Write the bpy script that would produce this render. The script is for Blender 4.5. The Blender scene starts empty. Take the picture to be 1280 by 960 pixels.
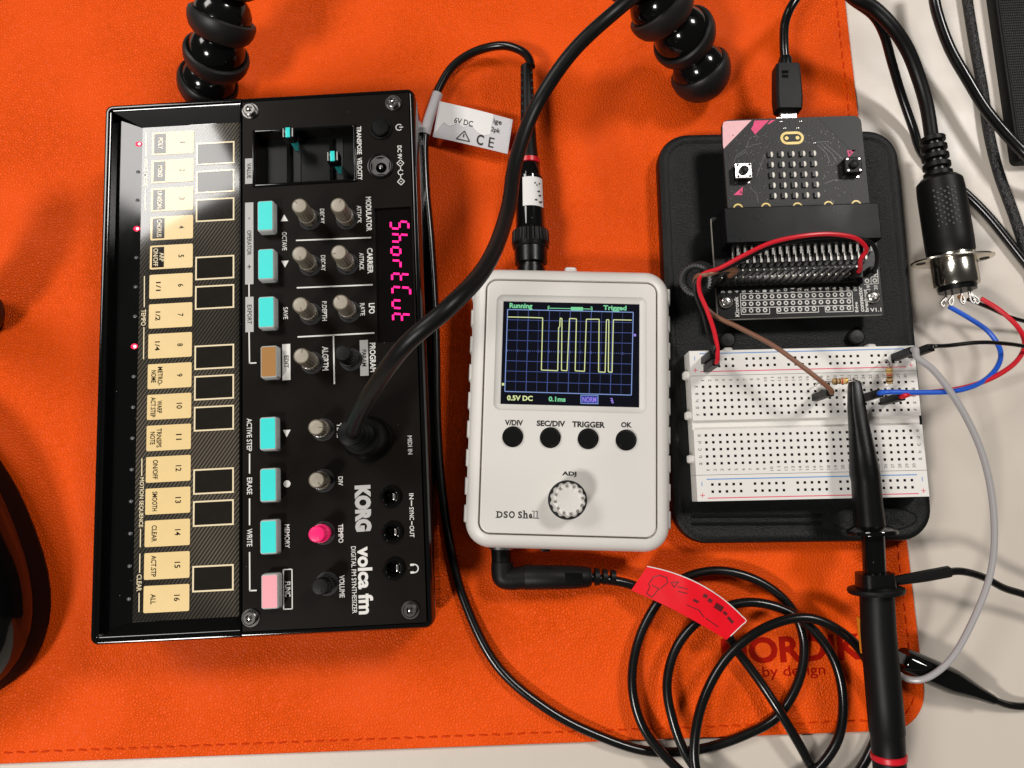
import bpy, bmesh, math, random
from mathutils import Vector, Matrix
random.seed(7)
MM = 0.001
SC = bpy.context.scene
COL = SC.collection
# ------------------------------------------------------------------ camera (about 30 cm above the desk, tipped 8.5 degrees)
FPX, PITCH, ROLL, CAMH = 961.0, math.radians(8.5), math.radians(1.0), 298.0
cd = bpy.data.cameras.new('camera'); cam = bpy.data.objects.new('camera', cd); COL.objects.link(cam)
cd.sensor_width = 36; cd.lens = FPX / 1280 * 36; cd.clip_start = .01; cd.clip_end = 50
cam.location = (0, 0, CAMH * MM); cam.rotation_euler = (PITCH, ROLL, 0); SC.camera = cam
CR = Matrix.Rotation(ROLL, 3, 'Y') @ Matrix.Rotation(PITCH, 3, 'X')
def W(u, v, z):
    """photo pixel -> point (mm) on the level plane at height z"""
    d = CR @ Vector(((u - 640) / FPX, -(v - 480) / FPX, -1))
    k = (z - CAMH) / d.z
    return Vector((d.x * k, d.y * k, z))
# ------------------------------------------------------------------ room light: dim warm surroundings, three ceiling panels
wd = bpy.data.worlds.new('World'); SC.world = wd; wd.use_nodes = True
bg = wd.node_tree.nodes['Background']; bg.inputs[0].default_value = (1, .95, .90, 1); bg.inputs[1].default_value = .04
def lamp(name, loc, size, size_y, power, rz, col=(1, .965, .93)):
    l = bpy.data.lights.new(name, 'AREA'); l.shape = 'RECTANGLE'; l.size = size; l.size_y = size_y; l.energy = power; l.color = col
    o = bpy.data.objects.new(name, l); COL.objects.link(o); o.location = loc; o.rotation_euler = (0, 0, rz); return o
lamp('ceiling_panel_window_side', (-1.381, 1.029, 1.75), .90, .90, 32, math.radians(28.7))
lamp('ceiling_panel_shelf_side', (1.05, .95, 1.7), .40, .40, 26, math.radians(10))
lamp('ceiling_panel_chair_side', (-.95, -1.0, 1.7), .40, .40, 34, math.radians(10))
SC.view_settings.view_transform = 'Standard'; SC.view_settings.look = 'None'; SC.view_settings.exposure = 0.0; SC.view_settings.gamma = 1
SC.render.resolution_x = 1024; SC.render.resolution_y = 768
SC.render.engine = 'CYCLES'

# ------------------------------------------------------------------ materials
MATS = {}
def mat(name, col, rough=.5, metal=0., bump=0., bscale=900., bdist=.0002, vary=0., vscale=60., coat=0., emit=None, estr=0., alpha=1., trans=0., dust=0., spec=.5, wear=0.):
    if name in MATS: return MATS[name]
    m = bpy.data.materials.new(name); m.use_nodes = True; nt = m.node_tree; N = nt.nodes; L = nt.links
    b = N['Principled BSDF']
    b.inputs['Base Color'].default_value = (*col, 1); b.inputs['Roughness'].default_value = rough; b.inputs['Metallic'].default_value = metal
    b.inputs['Coat Weight'].default_value = coat; b.inputs['Coat Roughness'].default_value = .05; b.inputs['Coat IOR'].default_value = 1.5; b.inputs['Specular IOR Level'].default_value = spec
    b.inputs['Alpha'].default_value = alpha; b.inputs['Transmission Weight'].default_value = trans
    if emit: b.inputs['Emission Color'].default_value = (*emit, 1); b.inputs['Emission Strength'].default_value = estr
    tc = N.new('ShaderNodeTexCoord')
    csock = None
    if vary:
        n = N.new('ShaderNodeTexNoise'); n.inputs['Scale'].default_value = vscale; n.inputs['Detail'].default_value = 6; L.new(tc.outputs['Object'], n.inputs['Vector'])
        mx = N.new('ShaderNodeMix'); mx.data_type = 'RGBA'; mx.inputs[6].default_value = (*[c * (1 - vary) for c in col], 1); mx.inputs[7].default_value = (*[min(1, c * (1 + vary)) for c in col], 1)
        L.new(n.outputs['Fac'], mx.inputs[0]); L.new(mx.outputs[2], b.inputs['Base Color']); csock = mx.outputs[2]
    if wear:
        n3 = N.new('ShaderNodeTexNoise'); n3.inputs['Scale'].default_value = 45; n3.inputs['Detail'].default_value = 8; L.new(tc.outputs['Object'], n3.inputs['Vector'])
        mr = N.new('ShaderNodeMapRange'); mr.inputs[1].default_value = .3; mr.inputs[2].default_value = .7; mr.inputs[3].default_value = max(.02, rough - wear); mr.inputs[4].default_value = rough + wear
        L.new(n3.outputs['Fac'], mr.inputs[0]); L.new(mr.outputs[0], b.inputs['Roughness'])
    if dust:
        v = N.new('ShaderNodeTexVoronoi'); v.inputs['Scale'].default_value = 210; v.inputs['Randomness'].default_value = 1; L.new(tc.outputs['Object'], v.inputs['Vector'])
        lt = N.new('ShaderNodeMath'); lt.operation = 'LESS_THAN'; lt.inputs[1].default_value = dust; L.new(v.outputs['Distance'], lt.inputs[0])
        mx = N.new('ShaderNodeMix'); mx.data_type = 'RGBA'; mx.inputs[6].default_value = (*col, 1); mx.inputs[7].default_value = (.38, .36, .32, 1)
        if csock: L.new(csock, mx.inputs[6])
        L.new(lt.outputs[0], mx.inputs[0]); L.new(mx.outputs[2], b.inputs['Base Color'])
    if bump:
        n2 = N.new('ShaderNodeTexNoise'); n2.inputs['Scale'].default_value = bscale; n2.inputs['Detail'].default_value = 3; L.new(tc.outputs['Object'], n2.inputs['Vector'])
        bp = N.new('ShaderNodeBump'); bp.inputs['Strength'].default_value = bump; bp.inputs['Distance'].default_value = bdist
        L.new(n2.outputs['Fac'], bp.inputs['Height']); L.new(bp.outputs[0], b.inputs['Normal'])
    MATS[name] = m; return m

def leather():
    m = mat('orange_leather', (.87, .087, .002), .50, vary=.06, vscale=18, spec=.14); nt = m.node_tree; N = nt.nodes; L = nt.links; b = N['Principled BSDF']
    tc = N.new('ShaderNodeTexCoord'); n = N.new('ShaderNodeTexNoise'); n.inputs['Scale'].default_value = 260; n.inputs['Detail'].default_value = 4; L.new(tc.outputs['Object'], n.inputs['Vector'])
    mx = N.new('ShaderNodeMix'); mx.data_type = 'VECTOR'; mx.inputs[0].default_value = .0016; L.new(tc.outputs['Object'], mx.inputs[4]); L.new(n.outputs['Color'], mx.inputs[5])
    v = N.new('ShaderNodeTexVoronoi'); v.feature = 'DISTANCE_TO_EDGE'; v.inputs['Scale'].default_value = 900; L.new(mx.outputs[1], v.inputs['Vector'])
    mr = N.new('ShaderNodeMapRange'); mr.inputs[1].default_value = 0; mr.inputs[2].default_value = .28; L.new(v.outputs['Distance'], mr.inputs[0])
    n2 = N.new('ShaderNodeTexNoise'); n2.inputs['Scale'].default_value = 60; n2.inputs['Detail'].default_value = 2; L.new(tc.outputs['Object'], n2.inputs['Vector'])
    n4 = N.new('ShaderNodeTexNoise'); n4.inputs['Scale'].default_value = 1500; n4.inputs['Detail'].default_value = 3; L.new(tc.outputs['Object'], n4.inputs['Vector'])
    big = N.new('ShaderNodeTexNoise'); big.inputs['Scale'].default_value = 22; big.inputs['Detail'].default_value = 2; L.new(tc.outputs['Object'], big.inputs['Vector'])
    amp = N.new('ShaderNodeMapRange'); amp.inputs[1].default_value = .35; amp.inputs[2].default_value = .68; amp.inputs[3].default_value = .40; amp.inputs[4].default_value = 1.05; L.new(big.outputs['Fac'], amp.inputs[0])
    mul = N.new('ShaderNodeMath'); mul.operation = 'MULTIPLY'; L.new(mr.outputs[0], mul.inputs[0]); L.new(amp.outputs[0], mul.inputs[1])
    ad = N.new('ShaderNodeMath'); ad.operation = 'MULTIPLY_ADD'; L.new(n2.outputs['Fac'], ad.inputs[0]); ad.inputs[1].default_value = .15; L.new(mul.outputs[0], ad.inputs[2])
    ad2 = N.new('ShaderNodeMath'); ad2.operation = 'MULTIPLY_ADD'; L.new(n4.outputs['Fac'], ad2.inputs[0]); ad2.inputs[1].default_value = .10; L.new(ad.outputs[0], ad2.inputs[2])
    bp = N.new('ShaderNodeBump'); bp.inputs['Strength'].default_value = .85; bp.inputs['Distance'].default_value = .00033; L.new(ad2.outputs[0], bp.inputs['Height']); L.new(bp.outputs[0], b.inputs['Normal'])
    old = b.inputs['Base Color'].links[0].from_socket
    cm = N.new('ShaderNodeMapRange'); cm.inputs[1].default_value = 0; cm.inputs[2].default_value = .10; cm.inputs[3].default_value = .84; cm.inputs[4].default_value = 1.0; L.new(v.outputs['Distance'], cm.inputs[0])
    hs = N.new('ShaderNodeHueSaturation'); L.new(old, hs.inputs['Color']); L.new(cm.outputs[0], hs.inputs['Value']); L.new(hs.outputs[0], b.inputs['Base Color'])
    return m
LEATHER = leather()
DESK = mat('desk_laminate', (.60, .535, .46), .38, vary=.03, vscale=25, bump=.10, bscale=700, wear=.06, dust=.012)
GLOSS = mat('gloss_black_plastic', (.0035, .0035, .0035), .07, dust=.022, wear=.03)
PANEL = mat('panel_black_anodised', (.0055, .0038, .0024), .40, spec=.10, vary=.2, vscale=14, bump=.05, bscale=2500, dust=.016, wear=.08)
BLACK = mat('black_plastic', (.0035, .0035, .0035), .30, spec=.3, bump=.12, bscale=3000, wear=.08)
BLACKM = mat('black_plastic_matt', (.004, .004, .004), .46, spec=.24, bump=.2, bscale=3500)
HOLE = mat('hole_black', (.003, .003, .003), .6)
RUBBER = mat('matt_rubber', (.012, .0115, .011), .46, spec=.42, bump=.08, bscale=1500)
BALLM = mat('ball_gloss_black', (.004, .004, .004), .13, wear=.05)
CABLE = mat('black_cable_pvc', (.005, .005, .005), .22, spec=.45, bump=.10, bscale=300, wear=.08)
CABLEM = mat('black_cable_matt', (.005, .005, .005), .40, spec=.28, bump=.12, bscale=500)
WHITE = mat('white_abs', (.69, .665, .62), .40, vary=.025, vscale=30, bump=.08, bscale=1400, wear=.06)
BBWHITE = mat('breadboard_white', (.76, .735, .69), .40, vary=.03, vscale=40, wear=.06)
CREAM = mat('pad_gold_cream', (.84, .62, .285), .36, coat=.8, vary=.07, vscale=120)
KEYLINE = mat('key_outline_cream', (.86, .72, .46), .4, coat=1)
INKG = mat('black_key_ink', (.012, .010, .008), .08)
PRINT = mat('white_print', (.74, .72, .68), .5)
PRINTG = mat('grey_print', (.46, .45, .43), .5)
INK = mat('black_ink', (.012, .010, .008), .5)
TEAL = mat('teal_button', (.035, .73, .68), .38, vary=.05, vscale=90)
BROWN = mat('brown_button', (.36, .17, .035), .4, vary=.05, vscale=90)
PINKB = mat('pink_button', (.90, .38, .42), .38, vary=.05, vscale=90)
FROST = mat('frosted_button_body', (.62, .64, .62), .4)
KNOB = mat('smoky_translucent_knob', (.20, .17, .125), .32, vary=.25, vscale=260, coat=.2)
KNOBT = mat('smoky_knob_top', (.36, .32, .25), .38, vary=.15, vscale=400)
SMOKE = mat('smoked_window', (.004, .003, .003), .08, dust=.02)
SEG = mat('lit_segment', (.9, .0, .2), .5, emit=(1.0, .004, .17), estr=1.5)
LED = mat('lit_red_led', (.7, .01, .05), .3, emit=(1.0, .012, .07), estr=1.1)
LEDC = mat('lit_red_led_core', (1, .6, .6), .3, emit=(1.0, .55, .5), estr=4)
LEDOFF = mat('unlit_led', (.10, .10, .10), .25)
TEMPO = mat('glowing_pink_knob', (.85, .02, .16), .3, emit=(1.0, .01, .12), estr=.22, vary=.2, vscale=300)
CHROME = mat('nickel_metal', (.70, .66, .58), .18, 1., wear=.07, bump=.05, bscale=400)
STEEL = mat('dark_steel', (.22, .21, .20), .28, 1.)
SILVER = mat('bright_tin', (.82, .80, .76), .25, 1.)
GOLD = mat('gold_plate', (.90, .68, .30), .3, 1.)
GOLDP = mat('gold_finish', (.86, .62, .16), .35)
PCB = mat('black_solder_mask', (.017, .0155, .014), .44, spec=.28, bump=.35, bscale=1300, bdist=.0002, vary=.3, vscale=120)
PCB2 = mat('black_board_mask', (.004, .004, .004), .30, spec=.22, bump=.1, bscale=900)
PINKP = mat('pink_silkscreen', (.86, .48, .50), .5, vary=.12, vscale=500)
PINKD = mat('deep_pink_silkscreen', (.75, .05, .18), .5, vary=.3, vscale=700)
TRAY = mat('textured_black_tray', (.003, .0033, .0033), .42, spec=.26, bump=.6, bscale=2100, bdist=.0004)
RED = mat('red_insulation', (.62, .008, .02), .35)
REDL = mat('red_paper_label', (.76, .006, .016), .45, vary=.10, vscale=60, spec=.18, bump=.2, bscale=120)
BLUE = mat('blue_insulation', (.012, .10, .58), .35)
BROWNW = mat('brown_insulation', (.20, .085, .045), .42)
GREYW = mat('grey_translucent_wire', (.42, .40, .40), .3, alpha=.9)
ORANGE = mat('orange_plastic', (.85, .30, .02), .4)
PAPER = mat('white_paper', (.76, .74, .72), .6, vary=.03, vscale=200, bump=.1, bscale=800)
PAPERG = mat('grey_paper', (.56, .54, .55), .6, vary=.04, vscale=200)
LOGO = mat('logo_red_deboss', (.34, .006, .001), .5, vary=.2, vscale=400, spec=.08)
THREAD = mat('orange_thread', (.60, .045, .002), .55, spec=.08)
BLUEP = mat('blue_print', (.10, .28, .62), .5)
REDP = mat('red_print', (.75, .10, .16), .5)
GREYT = mat('grey_small_print', (.20, .19, .18), .5)
RESB = mat('resistor_tan', (.62, .40, .16), .4, vary=.08, vscale=400)
BRB = mat('resistor_band_brown', (.12, .03, .01), .5); RDB = mat('resistor_band_red', (.55, .05, .04), .5); GDB = mat('resistor_band_gold', (.5, .32, .06), .3, .6)
LCD = mat('lcd_black', (.004, .004, .006), .12, emit=(.25, .3, 1.0), estr=.004)
def em(n, c, s): return mat(n, (.0, .0, .0), .4, emit=c, estr=s)
LGRID = em('lcd_blue_grid', (.10, .17, .62), .42); LTRACE = em('lcd_trace', (.72, .80, .36), .95); LGREEN = em('lcd_green', (.25, .85, .42), .75); LPUR = em('lcd_purple', (.38, .25, .95), .8); LFRAME = em('lcd_frame', (.28, .42, .85), .75); LBOX = em('lcd_box', (.03, .06, .40), .7)
CONN = mat('edge_connector_black', (.003, .003, .0035), .34, spec=.12, bump=.15, bscale=3000, wear=.1)
GRILLE = mat('woven_black', (.004, .004, .004), .5, spec=.2)
PIND = mat('dull_pin', (.40, .38, .34), .35, 1.)

def stripes():
    m = mat('key_strip_striped', (.02, .02, .02), .06, dust=.016, spec=.75); N = m.node_tree.nodes; L = m.node_tree.links; b = N['Principled BSDF']
    tc = N.new('ShaderNodeTexCoord'); mp = N.new('ShaderNodeMapping'); mp.inputs['Rotation'].default_value = (0, 0, math.radians(36)); L.new(tc.outputs['Object'], mp.inputs['Vector'])
    w = N.new('ShaderNodeTexWave'); w.bands_direction = 'X'; w.wave_profile = 'SIN'; w.inputs['Scale'].default_value = 290; w.inputs['Distortion'].default_value = 0; L.new(mp.outputs[0], w.inputs['Vector'])
    # gold stripes fade in random patches: uneven reflection painted into the colour
    n = N.new('ShaderNodeTexNoise'); n.inputs['Scale'].default_value = 14; L.new(tc.outputs['Object'], n.inputs['Vector'])
    mr = N.new('ShaderNodeMapRange'); mr.inputs[1].default_value = .35; mr.inputs[2].default_value = .6; mr.inputs[3].default_value = .15; mr.inputs[4].default_value = 1; L.new(n.outputs['Fac'], mr.inputs[0])
    mu = N.new('ShaderNodeMath'); mu.operation = 'MULTIPLY'; L.new(w.outputs['Fac'], mu.inputs[0]); L.new(mr.outputs[0], mu.inputs[1])
    mx = N.new('ShaderNodeMix'); mx.data_type = 'RGBA'; mx.inputs[6].default_value = (.012, .011, .010, 1); mx.inputs[7].default_value = (.135, .115, .085, 1)
    L.new(mu.outputs[0], mx.inputs[0]); L.new(mx.outputs[2], b.inputs['Base Color']); return m
STRIPE = stripes()
def braid():
    m = mat('braided_sleeve', (.012, .012, .012), .45); N = m.node_tree.nodes; L = m.node_tree.links; b = N['Principled BSDF']
    tc = N.new('ShaderNodeTexCoord')
    mp = N.new('ShaderNodeMapping'); mp.inputs['Scale'].default_value = (55, 26, 1); L.new(tc.outputs['UV'], mp.inputs['Vector'])
    ck = N.new('ShaderNodeTexChecker'); ck.inputs['Scale'].default_value = 1; L.new(mp.outputs[0], ck.inputs['Vector'])
    v = N.new('ShaderNodeTexVoronoi'); v.inputs['Scale'].default_value = 1100; L.new(tc.outputs['Object'], v.inputs['Vector'])
    mx = N.new('ShaderNodeMix'); mx.data_type = 'RGBA'; mx.inputs[6].default_value = (.018, .018, .018, 1); mx.inputs[7].default_value = (.003, .003, .003, 1); L.new(v.outputs['Distance'], mx.inputs[0]); L.new(mx.outputs[2], b.inputs['Base Color'])
    bp = N.new('ShaderNodeBump'); bp.inputs['Strength'].default_value = .9; bp.inputs['Distance'].default_value = .0004; bp.invert = True; L.new(v.outputs['Distance'], bp.inputs['Height']); L.new(bp.outputs[0], b.inputs['Normal']); return m
BRAID = braid()

# ------------------------------------------------------------------ mesh helpers (everything in millimetres)
def cr_points(pts, res):
    P = [Vector(p) for p in pts]; P = [P[0] * 2 - P[1]] + P + [P[-1] * 2 - P[-2]]; out = []
    for i in range(1, len(P) - 2):
        p0, p1, p2, p3 = P[i - 1:i + 3]
        t0 = 0; t1 = t0 + max(1e-6, (p1 - p0).length) ** .5; t2 = t1 + max(1e-6, (p2 - p1).length) ** .5; t3 = t2 + max(1e-6, (p3 - p2).length) ** .5
        for k in range(res):
            t = t1 + (t2 - t1) * k / res
            a1 = p0 * ((t1 - t) / (t1 - t0)) + p1 * ((t - t0) / (t1 - t0)); a2 = p1 * ((t2 - t) / (t2 - t1)) + p2 * ((t - t1) / (t2 - t1)); a3 = p2 * ((t3 - t) / (t3 - t2)) + p3 * ((t - t2) / (t3 - t2))
            b1 = a1 * ((t2 - t) / (t2 - t0)) + a2 * ((t - t0) / (t2 - t0)); b2 = a2 * ((t3 - t) / (t3 - t1)) + a3 * ((t - t1) / (t3 - t1))
            out.append(b1 * ((t2 - t) / (t2 - t1)) + b2 * ((t - t1) / (t2 - t1)))
    out.append(P[-2]); return out
class MB:
    def __init__(s): s.v = []; s.f = []; s.mi = []; s.cur = 0
    def add(s, vs, fs):
        n = len(s.v); s.v += [Vector(v) for v in vs]; s.f += [[i + n for i in f] for f in fs]; s.mi += [s.cur] * len(fs); return s
    def box(s, x0, x1, y0, y1, z0, z1, b=0.):
        if b <= 0:
            vs = [(x, y, z) for z in (z0, z1) for (x, y) in ((x0, y0), (x1, y0), (x1, y1), (x0, y1))]
            return s.add(vs, [(3, 2, 1, 0), (4, 5, 6, 7), (0, 1, 5, 4), (1, 2, 6, 5), (2, 3, 7, 6), (3, 0, 4, 7)])
        return s.rr((x0 + x1) / 2, (y0 + y1) / 2, x1 - x0, y1 - y0, b, [(0, z0), (0, z1 - b), (b * .3, z1 - b * .3), (b, z1)], 2)
    def obox(s, p, q, w, h):
        """box from p to q (3D), w wide (level), h high"""
        p = Vector(p); q = Vector(q); d = (q - p).normalized(); sd = Vector((-d.y, d.x, 0)); sd = sd.normalized() if sd.length > 1e-6 else Vector((1, 0, 0)); up = d.cross(sd) * -1
        if up.z < 0: up = -up
        vs = []
        for o in (p, q):
            for a, b in ((-1, -1), (1, -1), (1, 1), (-1, 1)): vs.append(o + sd * a * w / 2 + up * b * h / 2)
        return s.add(vs, [(0, 1, 2, 3), (7, 6, 5, 4), (0, 4, 5, 1), (1, 5, 6, 2), (2, 6, 7, 3), (3, 7, 4, 0)])
    def rr(s, cx, cy, w, d, r, layers, seg=5, ang=0, cap0=True, cap1=True):
        """rounded rectangle lofted through (inset, z) layers"""
        rings = []
        for ins, z in layers:
            hw, hd = w / 2 - ins, d / 2 - ins; rr = max(.02, min(r - ins if r > ins else .02, hw, hd)); ring = []
            for (sx, sy, a0) in ((1, 1, 0), (-1, 1, 90), (-1, -1, 180), (1, -1, 270)):
                for k in range(seg + 1):
                    a = math.radians(a0 + 90 * k / seg); x = sx * (hw - rr) + rr * math.cos(a); y = sy * (hd - rr) + rr * math.sin(a)
                    ca, sa = math.cos(ang), math.sin(ang); ring.append((cx + x * ca - y * sa, cy + x * sa + y * ca, z))
            rings.append(ring)
        return s.loft(rings, cap0, cap1)
    def loft(s, rings, cap0=True, cap1=True, closed=True):
        n = len(rings[0]); vs = [p for r in rings for p in r]; fs = []
        for i in range(len(rings) - 1):
            for k in range(n if closed else n - 1):
                k2 = (k + 1) % n; fs.append((i * n + k, i * n + k2, (i + 1) * n + k2, (i + 1) * n + k))
        if cap0: fs.append(tuple(range(n - 1, -1, -1)))
        if cap1: fs.append(tuple(range((len(rings) - 1) * n, len(rings) * n)))
        return s.add(vs, fs)
    def lathe(s, prof, p=(0, 0, 0), d=(0, 0, 1), n=24, lobes=0, ldep=0., flat=1., cap0=True):
        """profile of (t, r) revolved round axis d from p; lobes give knurling"""
        p = Vector(p); d = Vector(d).normalized(); a = Vector((0, 0, 1)) if abs(d.z) < .9 else Vector((0, 1, 0)); x = a.cross(d).normalized(); y = d.cross(x); rings = []
        for t, r in prof:
            ring = []
            for k in range(n):
                th = 2 * math.pi * k / n; rr = r
                if lobes and r > 0: rr = r * (1 - ldep * (.5 + .5 * math.copysign(min(1, abs(math.cos(lobes * th)) * 2), math.cos(lobes * th))))
                ring.append(p + d * t + x * math.cos(th) * rr + y * math.sin(th) * rr * flat)
            rings.append(ring)
        return s.loft(rings, cap0 and prof[0][1] > 0, prof[-1][1] > 0)
    def tube(s, pts, r, n=12, res=8, radii=None):
        P = cr_points(pts, res) if res > 1 else [Vector(p) for p in pts]; t = (P[1] - P[0]).normalized(); a = Vector((0, 0, 1)) if abs(t.z) < .9 else Vector((1, 0, 0)); x = a.cross(t).normalized(); rings = []
        for i, p in enumerate(P):
            t = (P[min(i + 1, len(P) - 1)] - P[max(i - 1, 0)]).normalized(); x = (x - t * x.dot(t)).normalized(); y = t.cross(x); rr = radii(i / (len(P) - 1)) if radii else r
            rings.append([p + (x * math.cos(2 * math.pi * k / n) + y * math.sin(2 * math.pi * k / n)) * rr for k in range(n)])
        return s.loft(rings)
    def poly(s, pts, z0, z1):
        n = len(pts); vs = [(p[0], p[1], z0) for p in pts] + [(p[0], p[1], z1) for p in pts]
        return s.add(vs, [tuple(range(n - 1, -1, -1)), tuple(range(n, 2 * n))] + [(i, (i + 1) % n, n + (i + 1) % n, n + i) for i in range(n)])
    def sheet(s, xs, ys, fn):
        nx, ny = len(xs), len(ys); vs = [fn(x, y) for y in ys for x in xs]
        return s.add(vs, [(j * nx + i, j * nx + i + 1, (j + 1) * nx + i + 1, (j + 1) * nx + i) for j in range(ny - 1) for i in range(nx - 1)])
    def plate(s, x0, x1, y0, y1, z0, z1, holes, hole_mi=0):
        """slab with square holes (x0,x1,y0,y1,depth) on shared grid lines"""
        xs = sorted({round(v, 4) for h in holes for v in h[:2]} | {x0, x1}); ys = sorted({round(v, 4) for h in holes for v in h[2:4]} | {y0, y1})
        hs = {}
        for h in holes: hs[(round(h[0], 4), round(h[2], 4))] = h
        vid = {}
        def V(x, y, z):
            k = (round(x, 4), round(y, 4), round(z, 4))
            if k not in vid: vid[k] = len(s.v); s.v.append(Vector(k))
            return vid[k]
        def F(a, mi=0): s.f.append(a); s.mi.append(mi)
        cover = []
        for h in holes: cover.append(h)
        for i in range(len(xs) - 1):
            for j in range(len(ys) - 1):
                cx, cy = (xs[i] + xs[i + 1]) / 2, (ys[j] + ys[j + 1]) / 2
                if any(h[0] < cx < h[1] and h[2] < cy < h[3] for h in cover): continue
                F((V(xs[i], ys[j], z1), V(xs[i + 1], ys[j], z1), V(xs[i + 1], ys[j + 1], z1), V(xs[i], ys[j + 1], z1)))
        for h in holes:
            a, b, c, d, dp = h; zb = z1 - dp
            for (p, q) in (((a, c), (b, c)), ((b, c), (b, d)), ((b, d), (a, d)), ((a, d), (a, c))):
                F((V(*p, z1), V(*p, zb), V(*q, zb), V(*q, z1)), hole_mi)
            F((V(a, c, zb), V(b, c, zb), V(b, d, zb), V(a, d, zb)), hole_mi)
        n = len(s.v); s.v += [Vector(p) for p in ((x0, y0, z0), (x1, y0, z0), (x1, y1, z0), (x0, y1, z0), (x0, y0, z1), (x1, y0, z1), (x1, y1, z1), (x0, y1, z1))]
        for q in ((3, 2, 1, 0), (0, 1, 5, 4), (1, 2, 6, 5), (2, 3, 7, 6), (3, 0, 4, 7)): F(tuple(n + i for i in q))
        return s
    def mesh(s, name, m, smooth=True, off=None, ang=35):
        me = bpy.data.meshes.new(name); o = off or Vector((0, 0, 0))
        me.from_pydata([((v - o) * MM)[:] for v in s.v], [], s.f); me.validate()
        ms = m if isinstance(m, (list, tuple)) else [m]
        for x in ms: me.materials.append(x)
        if len(ms) > 1 and len(me.polygons) == len(s.mi): me.polygons.foreach_set('material_index', s.mi)
        bm = bmesh.new(); bm.from_mesh(me); bmesh.ops.recalc_face_normals(bm, faces=bm.faces)
        if smooth:
            for f in bm.faces: f.smooth = True
            for e in bm.edges:
                if len(e.link_faces) == 2 and e.calc_face_angle(0) > math.radians(ang): e.smooth = False
        bm.to_mesh(me); bm.free(); return me
    def build(s, name, m, fr=None, parent=None, smooth=True, world=False, kind=None, label=None):
        """part of thing fr (coordinates local to fr, or world mm)"""
        if world and fr:
            s.v = [fr.to_local(v) for v in s.v]
        par = parent or (fr.obj if fr else None); off = None
        if not s.v: return None
        lo = Vector([min(v[i] for v in s.v) for i in range(3)]); hi = Vector([max(v[i] for v in s.v) for i in range(3)])
        off = Vector(((lo.x + hi.x) / 2, (lo.y + hi.y) / 2, lo.z))
        o = bpy.data.objects.new(name, s.mesh(name, m, smooth, off)); COL.objects.link(o)
        base = Vector((0, 0, 0))
        if parent and fr and parent is not fr.obj: base = parent.location / MM
        o.location = (off - base) * MM
        if par: o.parent = par
        if kind: o['kind'] = kind
        if label: o['label'] = label
        return o
class Frame:
    """a thing: Empty at its base that parents its parts"""
    def __init__(s, name, label, cat, x, y, z, ang=0, group=None):
        s.o = Vector((x, y, z)); s.a = ang; s.R = Matrix.Rotation(-ang, 3, 'Z')
        s.obj = bpy.data.objects.new(name, None); COL.objects.link(s.obj); s.obj.empty_display_size = .01
        s.obj.location = s.o * MM; s.obj.rotation_euler = (0, 0, ang); s.obj['label'] = label; s.obj['category'] = cat
        if group: s.obj['group'] = group
    def to_local(s, p): return s.R @ (Vector(p) - s.o)
    def px(s, u, v, zl): return s.to_local(W(u, v, zl + s.o.z))      # pixel -> local point at local height zl
def tag(o, label, cat, group=None, kind=None):
    o['label'] = label; o['category'] = cat
    if group: o['group'] = group
    if kind: o['kind'] = kind
    return o
def inst(me, name, loc, fr=None, parent=None, rz=0, rot=None):
    o = bpy.data.objects.new(name, me); COL.objects.link(o); base = Vector((0, 0, 0))
    if fr: o.parent = fr.obj
    if parent: o.parent = parent; base = parent.location / MM
    o.location = (Vector(loc) - base) * MM; o.rotation_euler = rot or (0, 0, rz); return o
TXT = {}
def text_geo(s, bold=0., space=1., shear=0.):
    k = (s, bold, space, shear)
    if k in TXT: return TXT[k]
    c = bpy.data.curves.new('t', 'FONT'); c.body = s; c.size = 1; c.offset = bold; c.space_character = space; c.shear = shear; c.resolution_u = 3
    o = bpy.data.objects.new('t', c); COL.objects.link(o); bpy.context.view_layer.update()
    me = bpy.data.meshes.new_from_object(o.evaluated_get(bpy.context.evaluated_depsgraph_get()))
    vs = [v.co.copy() for v in me.vertices]; fs = [tuple(p.vertices) for p in me.polygons]
    bpy.data.objects.remove(o); bpy.data.curves.remove(c); bpy.data.meshes.remove(me)
    x0 = min(v.x for v in vs); x1 = max(v.x for v in vs); y0 = min(v.y for v in vs); y1 = max(v.y for v in vs)
    TXT[k] = ([((v.x - x0) / (x1 - x0) - .5, (v.y - y0) / (y1 - y0) - .5) for v in vs], fs); return TXT[k]
def put_text(mb, s, cx, cy, z, length, height, rot=0, bold=0., space=1.):
    vs, fs = text_geo(s, bold, space); a = math.radians(rot); ca, sa = math.cos(a), math.sin(a)
    return mb.add([(cx + x * length * ca - y * height * sa, cy + x * length * sa + y * height * ca, z) for x, y in vs], fs)
def label_px(fr, s, box, zl, m, rot=0, bold=.01, parent=None, name='lettering', extra=0):
    """text fitted to a pixel box (u0,v0,u1,v1) on local height zl"""
    u0, v0, u1, v1 = box; a = fr.px((u0 + u1) / 2, v0, zl); b = fr.px((u0 + u1) / 2, v1, zl); c = fr.px(u0, (v0 + v1) / 2, zl); d = fr.px(u1, (v0 + v1) / 2, zl)
    h = (a - b).length; w = (d - c).length; ctr = fr.px((u0 + u1) / 2, (v0 + v1) / 2, zl)
    L_, H_ = (w, h) if rot in (0, 180) else (h, w)
    mb = MB(); put_text(mb, s, ctr.x, ctr.y, zl + .06, L_, H_, rot + extra, bold); return mb.build(name, m, fr, parent, smooth=False)
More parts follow.
